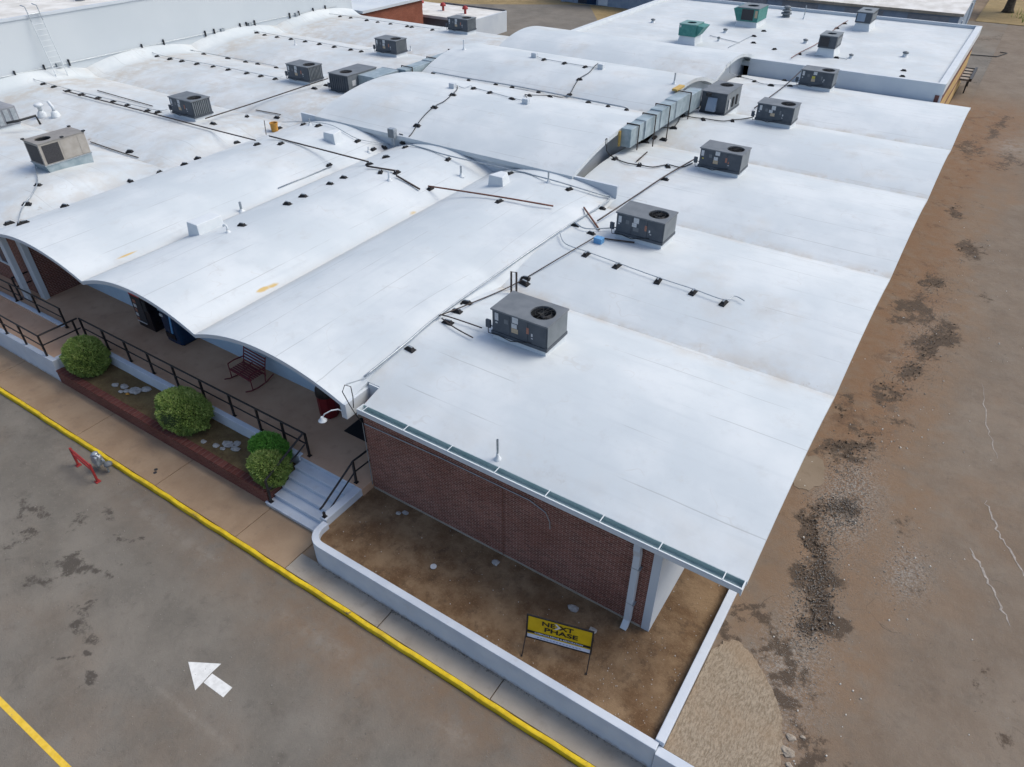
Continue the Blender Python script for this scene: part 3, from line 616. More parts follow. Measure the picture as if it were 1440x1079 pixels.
m = MB(); m.box(-2.697,-2.67,49.5,69.1,2.1,2.25); m.build('wall_stripe', 'brown_trim', fb)
m = MB(); m.box(-28.4,-2.97,68.9,69.09,.6,4.4); m.box(-28.5,-28.3,50.6,69.09,.6,4.45); m.build('rear_wall', 'brown_trim', fb)
sc_ = thing('steel_stair', 'black steel stair landing with pale grating beside the tan wall', 'stair', (-2.2,66,.8))
m = MB(); m.box(-2.66,-2.05,64.9,69.0,2.0,2.06); m.build('grating', 'mortar_pale', sc_)
for k, y in enumerate(np.linspace(64.95, 68.95, 5)):
    m = MB(); m.box(-2.66,-2.05,y-.05,y+.05,2.061,2.12); m.build('bearer', 'black_paint', sc_)
m = MB(); m.box(-2.04,-1.86,64.9,69.0,2.0,2.2); m.build('rail_panel', 'black_paint', sc_)
for y in (66.5, 68.8):
    m = MB(); m.box(-2.2,-2.1,y-.05,y+.05,.8,2.0); m.build('leg', 'black_paint', sc_)
m = MB(); m.tube([(-3.4,80.35,.86),(-2.5,80.6,.86),(-1.1,80.85,.86),(-.4,82.9,.86),(-1.0,83.0,.86)], .04, 6); tag(m.build('hose', 'dark', None, origin='base'), 'dark hose lying on the far yard', 'hose')

tb = thing('tall_building', 'tall white walled building at the far left', 'building', (-58,30,.8))
m = MB(); m.box(-75,-50.2,0,50.9,.6,7.695); m.build('wall', 'tall_white', tb)
m = MB(); m.box(-75,-50.95,.1,50.8,7.70,7.74); m.build('roof', 'rooftop_old', tb)
m = MB(); m.hexa([(-50.9,0,7.7),(-50.14,0,7.7),(-50.14,50.9,7.7),(-50.9,50.9,7.7),(-50.7,0,7.8),(-50.14,0,7.85),(-50.14,50.9,7.85),(-50.7,50.9,7.8)]); m.build('coping', 'white_paint', tb)
# conduit and clamps on the tall wall
cn = thing('wall_conduit', 'thin grey conduit clamped along the tall white wall', 'conduit', (-50.1,30,4.9))
m = MB(); m.tube([(-50.14,8,4.92),(-50.14,46,4.92),(-50.14,49,4.9)], .022, 6); m.build('tube', 'galv', cn)
for y in (21.6,23.4,25,30.2,31.9,35.4,36.2,38.6,39.2,40,43.6,44.6,46.2,47.6):
    m = MB(); m.box(-50.19,-50.06,y,y+.06,4.74,5.12); m.build('clamp', 'dark', cn)
for y, z in ((24.2,4.92),(36.8,4.92),(39.4,4.92),(44.2,4.92)):
    m = MB(); m.box(-50.19,-50.02,y,y+.3,z-.1,z+.12); m.build('junction_box', 'galv', cn)
la = thing('roof_ladder', 'white fixed ladder on the tall white wall', 'ladder', (-49.9,23.9,4.1))
for y in (23.6, 24.3):
    m = MB(); m.tube([(-49.3,y,4.2),(-49.95,y,7.5)], .03, 6); m.build('stile', 'white_flash', la)
    m = MB(); m.tube([(-49.95,y,7.5),(-50.1,y,8.3),(-50.6,y,8.35)], .03, 6); m.build('grab_rail', 'galv', la)
for k in range(11):
    t = (k+.5)/11; m = MB(); m.tube([(-49.3-.65*t,23.6,4.2+3.3*t),(-49.3-.65*t,24.3,4.2+3.3*t)], .018, 6); m.build('rung', 'white_flash', la)
m = MB(); m.tube([(-50.05,23.6,7.9),(-50.05,24.3,7.9)], .03, 6); m.build('top_bar', 'galv', la)
m = MB(); m.lathe(-53,28.6,[(.3,7.7),(.3,7.8),(.12,7.85),(.12,8.2),(.22,8.22),(.22,8.3),(.05,8.38)], 14); tag(m.build('roof_vent', 'rtu_side', None, origin='base'), 'grey vent on top of the tall white building', 'vent')

bb = thing('brick_building', 'red brick building end with a white capped parapet at the back left', 'building', (-54,56,.8))
m = MB(); m.box(-60,-49.4,51.2,59.6,.6,4.05); m.build('wall', 'brick_far', bb)
m = MB(); m.box(-60,-49.2,51.1,59.8,4.06,4.28); m.build('roof', 'white_paint', bb)
lb = thing('low_flat_building', 'low building with pale flat roof and three red vents', 'building', (-50,63,.8))
m = MB(); m.box(-58,-44.1,60.5,66.0,.6,2.35); m.build('wall', 'dark_wall', lb)
m = MB(); m.box(-58,-44.06,60.4,66.1,2.36,2.6); m.build('roof', 'rooftop_old', lb)
m = MB(); m.box(-44.05,-43.88,60.4,66.1,.7,2.68); m.build('right_fascia', 'white_paint', lb)
m = MB(); m.box(-52,-44.1,66.12,66.25,2.2,2.75); m.build('back_fascia', 'dark_wall', lb)
for lab, x, y in (('red mushroom vent at the left, next to the brick building', -52.5, 63.2), ('red mushroom vent in the middle of the low pale roof', -49.6, 63.1), ('red mushroom vent at the right, above the farthest grey unit', -46.7, 62.9)):
    m = MB(); m.lathe(x,y,[(.12,2.6),(.12,3.0),(.28,3.02),(.30,3.12),(.18,3.3),(.04,3.35)],14); tag(m.build('roof_vent', 'red_paint', None, origin='base'), lab, 'vent', 'red mushroom vents')
sh = thing('grey_shed', 'blue grey metal building across the back pavement', 'building', (-38,90,.8))
m = MB(); m.box(-48,-22,84.2,96,.7,5.5); m.build('wall', 'blue_grey', sh)
m = MB(); m.prism([(83.9,5.5),(90,7),(96.3,5.5)], 'x', -48.3, -21.7); m.build('roof', 'white_paint', sh)
for x, mt in ((-47.5,'blue_grey'),(-45.6,'glass'),(-44.4,'vend_blue'),(-42.9,'white_paint'),(-38.6,'glass'),(-35.5,'glass'),(-32,'glass')):
    m = MB(); m.box(x,x+1.2,84.12,84.2,.85 if x < -42 else 2.6,3.6); m.build('door' if x < -42 else 'window', mt, sh)
rs = thing('long_shed', 'long shed with a weathered white roof behind the flat roofed building', 'building', (-15,90,.8))
m = MB(); m.box(-30,-5.2,84,100,.7,3.28); m.build('wall', 'blue_grey', rs)
for x in (-26.8,-21.6,-15.4,-9.6):
    m = MB(); m.box(x,x+3.6,83.95,84.0,.9,3.1); m.build('bay_door', 'grey_block', rs)
m = MB(); m.hexa([(-30.3,83.8,3.3),(-4.9,83.8,3.3),(-4.9,100.4,5.3),(-30.3,100.4,5.3),(-30.3,83.8,3.42),(-4.9,83.8,3.42),(-4.9,100.4,5.45),(-30.3,100.4,5.45)]); m.build('roof', 'rooftop_old', rs)
m = MB(); m.box(-30.3,-4.9,83.74,83.79,3.26,3.5); m.build('rusty_eave', 'frost', rs)
m = MB(); m.tube([(-4.85,83.5,.8),(-4.85,83.5,3.0)], .09, 8); m.tube([(-4.85,90,.8),(-4.85,90,3.6)], .09, 8); m.build('downpipe', 'white_flash', rs)

# ================================================================ ROOFTOP UNITS
def lid_hole(b, x0, x1, y0, y1, z0, z1, cx, cy, r, n=32):
    ring = []; rect = []
    for k in range(n):
        t = 2*math.pi*k/n; c, s = math.cos(t), math.sin(t); ring.append((cx+r*c, cy+r*s))
        tt = min(((x1-cx)/c if c > 0 else (x0-cx)/c) if abs(c) > 1e-9 else 1e9, ((y1-cy)/s if s > 0 else (y0-cy)/s) if abs(s) > 1e-9 else 1e9)
        rect.append((cx+tt*c, cy+tt*s))
    # corner vertices replace the nearest rectangle points
    for q in ((x0,y0),(x1,y0),(x1,y1),(x0,y1)):
        k = min(range(n), key=lambda i: (rect[i][0]-q[0])**2+(rect[i][1]-q[1])**2); rect[k] = q
    V = [(x,y,z1) for x,y in rect]+[(x,y,z1) for x,y in ring]+[(x,y,z0) for x,y in rect]+[(x,y,z0) for x,y in ring]
    F = []
    for k in range(n):
        j = (k+1) % n; F += [(k,j,n+j,n+k), (2*n+k,3*n+k,3*n+j,2*n+j), (k,2*n+k,2*n+j,j), (n+k,n+j,3*n+j,3*n+k)]
    b.add(V, F)
def shell(m, x0, x1, y0, y1, z0, z1, w=.03):
    m.box(x0,x1,y0,y0+w,z0,z1); m.box(x0,x1,y1-w,y1,z0,z1); m.box(x0,x0+w,y0+w,y1-w,z0,z1); m.box(x1-w,x1,y0+w,y1-w,z0,z1); m.box(x0+w,x1-w,y0+w,y1-w,z0,z0+.03)
def make_rtu(label, L=1.89, Wd=1.18, H=.85, curb=.34, louver=False, fan=(1.40,.59,.36), side='rtu_side', body='rtu_dark', lid='rtu_lid', stickers=True, front_panels=3):
    t = thing('rooftop_unit', label, 'rooftop unit', (0,0,0), None)
    m = MB(); shell(m,.03,L-.03,.03,Wd-.03,.10,H-.05); m.build('cabinet', body, t)
    m = MB(); m.box(0,L,0,Wd,.0,.10); m.build('base_rail', body, t)
    m = MB(); lid_hole(m, -.012, L+.012, -.012, Wd+.012, H-.05, H, *fan); lo = m.build('lid', lid, t, bevel=.006)
    cx, cy, r = fan
    m = MB(); m.lathe(cx, cy, [(r*.995,H-.34),(r*.995,H-.06)], 32); m.f = m.f[:-2]; m.build('fan_well', 'dark', lo)
    m = MB(); m.lathe(cx, cy, [(r*.99,H-.33),(.01,H-.32)], 32); m.f = m.f[:-2]; m.build('well_floor', 'rubber', lo)
    f = MB(); f.lathe(cx, cy, [(.07,H-.3),(.07,H-.12),(.03,H-.11)], 14)
    for k in range(4):
        a = k*math.pi/2+.4; b_ = a+.75; rr = r*.9
        f.add([(cx+.07*math.cos(a),cy+.07*math.sin(a),H-.20),(cx+rr*math.cos(a),cy+rr*math.sin(a),H-.22),(cx+rr*math.cos(b_),cy+rr*math.sin(b_),H-.13),(cx+.07*math.cos(b_),cy+.07*math.sin(b_),H-.15)], [(0,1,2,3),(3,2,1,0)])
    f.build('fan', 'dark', t)
    gd = MB()
    for rr in (r*.3, r*.65, r*1.0):
        gd.tube([(cx+rr*math.cos(k*math.pi/12), cy+rr*math.sin(k*math.pi/12), H+.008) for k in range(25)], .005, 4)
    for k in range(6):
        a = k*math.pi/6; gd.tube([(cx-r*math.cos(a),cy-r*math.sin(a),H+.012),(cx+r*math.cos(a),cy+r*math.sin(a),H+.012)], .005, 4)
    gd.build('fan_guard', 'dark', t)
    w = (L-.08)/front_panels
    for k in range(front_panels):
        m = MB(); m.box(.04+k*w+.006,.04+(k+1)*w-.006,.012,.03,.115,H-.065); m.build('access_panel', body, t, bevel=.004)
    # right end: coil guard
    m = MB()
    if louver:
        for k in range(int((Wd-.1)/.11)): m.box(L-.03,L+.01,.06+k*.11,.06+k*.11+.055,.12,H-.07)
        m.build('coil_guard', side, t)
    else:
        m.box(L-.03,L-.006,.04,Wd-.04,.115,H-.065); m.build('end_panel', side, t, bevel=.004)
    if stickers:
        for (x0,x1,z0,z1,mt) in ((.13,.25,.50,.74,'sticker'),(.15,.22,.40,.45,'sticker'),(.45,.58,.48,.62,'rtu_lid'),(.72,.92,.60,.80,'sticker'),(.70,.88,.43,.57,'sticker'),(.70,.92,.27,.42,'sticker_tan'),(1.20,1.28,.40,.60,'sticker_red'),(1.36,1.41,.36,.45,'sticker'),(1.36,1.42,.28,.31,'sticker')):
            s_ = L/1.89; m = MB(); m.box(x0*s_,x1*s_,.004,.011,z0*H/.85,z1*H/.85); m.build('label_plate', mt, t)
    m = MB(); m.box(-.22,-.06,.03,.10,.12,.38); m.tube([(-.06,.07,.2),(.03,.07,.2)], .02, 6); m.build('shutoff_box', 'rtu_dark', t, bevel=.008)
    m = MB(); m.tube([(-.15,.06,.12),(-.1,.0,-.02),(.3,-.04,.04),(.7,-.04,-.02),(1.1,-.04,.10),(1.38,-.02,.16)], .014, 6); m.build('power_cable', 'dark', t)
    m = MB(); m.hexa([(.0,-.02,-curb-.2),(L,-.02,-curb-.2),(L,Wd+.02,-curb-.2),(.0,Wd+.02,-curb-.2),(.06,.05,0),(L-.06,.05,0),(L-.06,Wd-.05,0),(.06,Wd-.05,0)]); m.build('curb', 'white_flash', t)
    return t
GR = 'grey packaged rooftop units'
pos = [('nearest grey rooftop unit with a round fan, over the front brick wall', -10.05, 14.25),
       ('second nearest grey rooftop unit on the right wing, beside the blue box', -10.05, 22.22),
       ('third grey rooftop unit on the right wing, by the wavy cable from the duct', -10.04, 30.36),
       ('fourth grey rooftop unit on the right wing, beside the ducted unit', -10.08, 38.38),
       ('fifth grey rooftop unit on the right wing, against the white parapet', -10.06, 46.45)]
near_rtu = None
for i, (lab, x, y) in enumerate(pos):
    if near_rtu is None: near_rtu = make_rtu(lab); o = near_rtu
    else: o = copy_tree(near_rtu)
    o.location = (x, y, 4.65); tag(o, lab, 'rooftop unit', GR)
    if i:
        for ch in [k for k in bpy.data.objects if k.parent == o and k.name.startswith('label_plate')]:
            ch.location = (random.uniform(-.05,.05), 0, random.uniform(-.03,.03))
            if random.random() < .25: ch.data = ch.data.copy(); ch.data.materials[0] = M[random.choice(['sticker','sticker_yel','sticker_red','rtu_lid'])]
        for ch in [k for k in bpy.data.objects if k.parent == o and k.name.startswith('fan') and 'guard' not in k.name and 'well' not in k.name]: pass
# copies carry their own data already; loosen things on the second unit's lid
lf = make_rtu('x', louver=True)
for i, (lab, x, y) in enumerate([('leftmost grey rooftop unit, in the second bay of the left roof', -36.3, 22.5), ('grey rooftop unit just left of the ducted one on the left roof', -36.45, 30.75), ('third grey rooftop unit of the left roof, behind the ducted one', -36.75, 39.0), ('farthest grey rooftop unit of the left roof', -37.0, 47.5)]):
    o = lf if i == 0 else copy_tree(lf); o.location = (x, y, 4.66); tag(o, lab, 'rooftop unit', GR)
t = make_rtu('big grey rooftop unit with an air hood, joined to the long right duct', 1.42, 2.4, 1.13, .3, False, (.75,1.75,.36), 'rtu_side', 'rtu_dark', 'rtu_lid', False, 2); t.location = (-13.25, 38.85, 4.4); t['group'] = GR
m = MB(); m.prism([(-.28,.2),(-.28,.3),(-.06,.85),(.0,.85),(.0,.2)], 'x', .42, .92); ho = m.build('hood', 'blue_grey', None); ho.parent = t
m = MB(); m.box(.3,.55,-.14,.0,.92,1.08); ho = m.build('sensor_box', 'dark', None); ho.parent = t
for y0 in (.35, 1.0, 1.6):
    m = MB(); m.box(1.425,1.47,y0,y0+.18,.25,.75); ho = m.build('electrical_box', 'sticker' if y0 == .35 else 'dark', None); ho.parent = t
t = make_rtu('big grey ribbed rooftop unit joined to the duct on the left roof', 1.5, 2.5, .98, .2, False, (.75,.7,.36), 'rtu_side', 'rtu_dark', 'rtu_lid', False, 2); t.location = (-32.8, 30.65, 4.52); t['group'] = GR
for k in range(9):
    m = MB(); m.box(.06+k*.16,.14+k*.16,-.03,.0,.1,.9); ho = m.build('coil_rib', 'rtu_dark', None); ho.parent = t
m = MB(); m.box(1.50,1.51,.35,.65,.35,.65); ho = m.build('label_plate', 'sticker', None); ho.parent = t
# beige unit
t = thing('rooftop_unit', 'beige rooftop unit with dark coil panels on a tall white curb, far left', 'rooftop unit', (-34.85,14.3,4.80), GR)
L_, W_, H_ = 1.15, 2.1, .98
def loc(b, name, mat, **k):
    o = b.build(name, mat, None, **k); o.parent = t; return o
m = MB(); shell(m,0,L_,0,W_,0,H_-.04); loc(m, 'cabinet', 'rtu_beige')
m = MB(); lid_hole(m, -.02, L_+.02, -.02, W_+.02, H_-.04, H_, .58, .55, .33); loc(m, 'lid', 'lid_beige')
m = MB(); m.lathe(.58,.55,[(.325,H_-.28),(.325,H_-.05)],28); m.f = m.f[:-1]; loc(m, 'fan_well', 'dark')
m = MB(); m.box(.1,L_-.1,-.012,-.001,.08,H_-.12); loc(m, 'coil_panel', 'coil')
m = MB(); m.box(L_+.001,L_+.012,.12,.86,.08,H_-.12); loc(m, 'coil_panel', 'coil')
m = MB(); m.box(L_+.001,L_+.01,.94,1.7,.06,H_-.1); loc(m, 'access_panel', 'rtu_beige', bevel=.004)
m = MB(); m.box(L_+.001,L_+.01,1.73,2.06,.06,H_-.1); loc(m, 'access_panel', 'rtu_beige', bevel=.004)
for x, y in ((0,0),(L_,W_),(0,W_),(L_,1.1)):
    m = MB(); m.box(x-.06,x+.06,y-.06,y+.06,H_+.001,H_+.05); loc(m, 'lifting_lug', 'dark')
m = MB(); m.hexa([(.1,.25,-.75),(L_-.05,.25,-.75),(L_-.05,W_-.02,-.75),(.1,W_-.02,-.75),(.0,.0,-.001),(L_,0,-.001),(L_,W_,-.001),(0,W_,-.001)]); loc(m, 'curb', 'duct_metal')
m = MB(); m.box(-.03,L_+.03,-.03,W_+.03,0.001,.04); loc(m, 'base_rail', 'galv')
# teal and small far units
def hood_unit(label, x, y, z, L, Wd, H, body, lid, hood):
    global t
    t = thing('rooftop_unit', label, 'rooftop unit', (x,y,z), 'units of the far flat roof')
    m = MB(); shell(m,0,L,0,Wd,0,H-.05); loc(m, 'cabinet', body)
    m = MB(); lid_hole(m, -.02, L+.02, -.02, Wd+.02, H-.05, H, L*.5, Wd*.5, min(L,Wd)*.27); loc(m, 'lid', lid)
    r = min(L,Wd)*.268; m = MB(); m.lathe(L*.5,Wd*.5,[(r,H-.25),(r,H-.055)],24); m.f = m.f[:-1]; loc(m, 'fan_well', 'dark')
    m = MB(); m.hexa([(-.1,-.1,-.75),(L+.12,-.1,-.75),(L+.12,Wd+.1,-.75),(-.1,Wd+.1,-.75),(.08,.08,0),(L-.06,.08,0),(L-.06,Wd-.08,0),(.08,Wd-.08,0)]); loc(m, 'curb', 'white_flash')
    if hood == 'front':
        m = MB(); m.box(L*.22,L*.78,-.012,-.001,.1,H-.1); loc(m, 'coil_panel', 'coil')
        m = MB(); m.prism([(-.01,0.05),(-.34,H-.04),(-.01,H-.02)], 'y', .1, Wd*.8)
        m = MB(); m.hexa([(-.02,.1,.05),(-.001,.1,.05),(-.001,Wd-.2,.05),(-.02,Wd-.2,.05),(-.32,.0,H-.12),(-.001,.0,H-.04),(-.001,Wd-.2,H-.04),(-.32,Wd-.2,H-.12)]); loc(m, 'hood', body)
        m = MB(); m.box(L*.84,L*.96,-.02,-.001,.3,H-.15); loc(m, 'label_plate', 'sticker_tan')
    elif hood == 'right':
        m = MB(); m.hexa([(L+.001,.1,.05),(L+.06,.1,.05),(L+.06,Wd-.1,.05),(L+.001,Wd-.1,.05),(L+.001,.1,H-.06),(L+.5,.1,H-.12),(L+.5,Wd-.1,H-.12),(L+.001,Wd-.1,H-.06)]); loc(m, 'hood', body)
        m = MB(); m.box(.05,.15,-.012,-.001,H-.25,H-.1); loc(m, 'label_plate', 'sticker')
    else:
        m = MB(); m.box(.08,L*.6,-.012,-.001,.1,H-.1); loc(m, 'coil_panel', 'coil' if hood == 'coil' else 'blue_grey')
        m = MB(); m.box(L+.001,L+.02,.2,Wd-.3,.15,H-.2); loc(m, 'end_panel', 'rtu_side')
hood_unit('smaller teal green rooftop unit on the far flat roof', -20.15, 52.2, 5.28, 1.25, 1.4, .78, 'teal', 'teal_lid', 'right')
hood_unit('larger teal green rooftop unit with dark coil front on the far flat roof', -18.8, 60.45, 5.12, 1.65, 2.3, .95, 'teal', 'rtu_side', 'front')
hood_unit('nearer small grey unit on the far flat roof, behind the white parapet', -10.98, 53.8, 5.28, 1.12, 1.65, .76, 'rtu_dark', 'rtu_side', 'coil')
hood_unit('farther small grey unit on the far flat roof, at its back edge', -10.75, 63.7, 5.3, 1.1, 2.2, .74, 'rtu_dark', 'rtu_side', 'plain')

# ================================================================ DUCTS
def duct(label, segs, posts):
    d = thing('supply_duct', label, 'duct', segs[0][0:1]+(segs[0][2],)+(4.4,) if False else (segs[0][0], segs[0][2], 4.4))
    for s_ in segs:
        m = MB(); m.box(*s_); m.build('duct_section', 'duct_metal', d, bevel=.01)
        m = MB(); m.box(s_[0]-.012, s_[1]+.012, s_[3]-.012, s_[3]+.072, s_[4]-.01, s_[5]+.01); m.build('flange', 'galv', d)
    for x0, x1, y, z0, z1 in posts:
        m = MB(); m.box(x0-.022,x0+.022,y-.022,y+.022,z0,z1); m.box(x1-.022,x1+.022,y-.022,y+.022,z0,z1); m.box(x0-.022,x1+.022,y-.022,y+.022,z1,z1+.045); m.build('post_frame', 'iron', d)
    return d
duct('long galvanised duct stepping along the right side of the raised roof', [(-13.93,-13.42,30.5,31.9,4.78,5.62),(-13.93,-13.36,31.96,33.6,4.8,5.66),(-13.93,-13.32,33.66,35.4,4.85,5.72),(-13.93,-13.28,35.46,37.3,4.88,5.76),(-13.93,-13.24,37.36,38.75,4.7,5.6)],
     [(-13.97,-13.36,31.2,4.5,5.63),(-13.97,-13.28,32.9,4.1,5.68),(-13.97,-13.2,34.4,4.1,5.76),(-13.97,-13.16,37.0,4.5,5.8)])
duct('pale galvanised duct along the left side of the raised roof', [(-31.28,-30.0,31.5,33.6,4.75,5.4),(-30.2,-29.5,33.66,36.0,4.8,5.45),(-30.2,-29.5,36.06,38.4,4.85,5.5),(-30.2,-29.5,38.46,40.6,4.9,5.55)],
     [(-30.26,-29.44,34.2,4.1,5.48),(-30.26,-29.44,36.6,4.1,5.52),(-30.26,-29.44,38.8,4.1,5.56)])
m = MB(); m.box(-13.98,-13.9,30.35,30.47,4.8,5.5); m.box(-14.3,-13.98,30.36,30.46,5.3,5.48); tag(m.build('timber_block', 'wood_yellow', None, origin='base'), 'raw yellow timber packing at the near duct end', 'timber')
m = MB(); m.box(-14.2,-13.9,36.9,37.9,5.80,5.9); tag(m.build('timber_block', 'wood_yellow', None, origin='base'), 'raw yellow timber packing above the far duct end', 'timber')

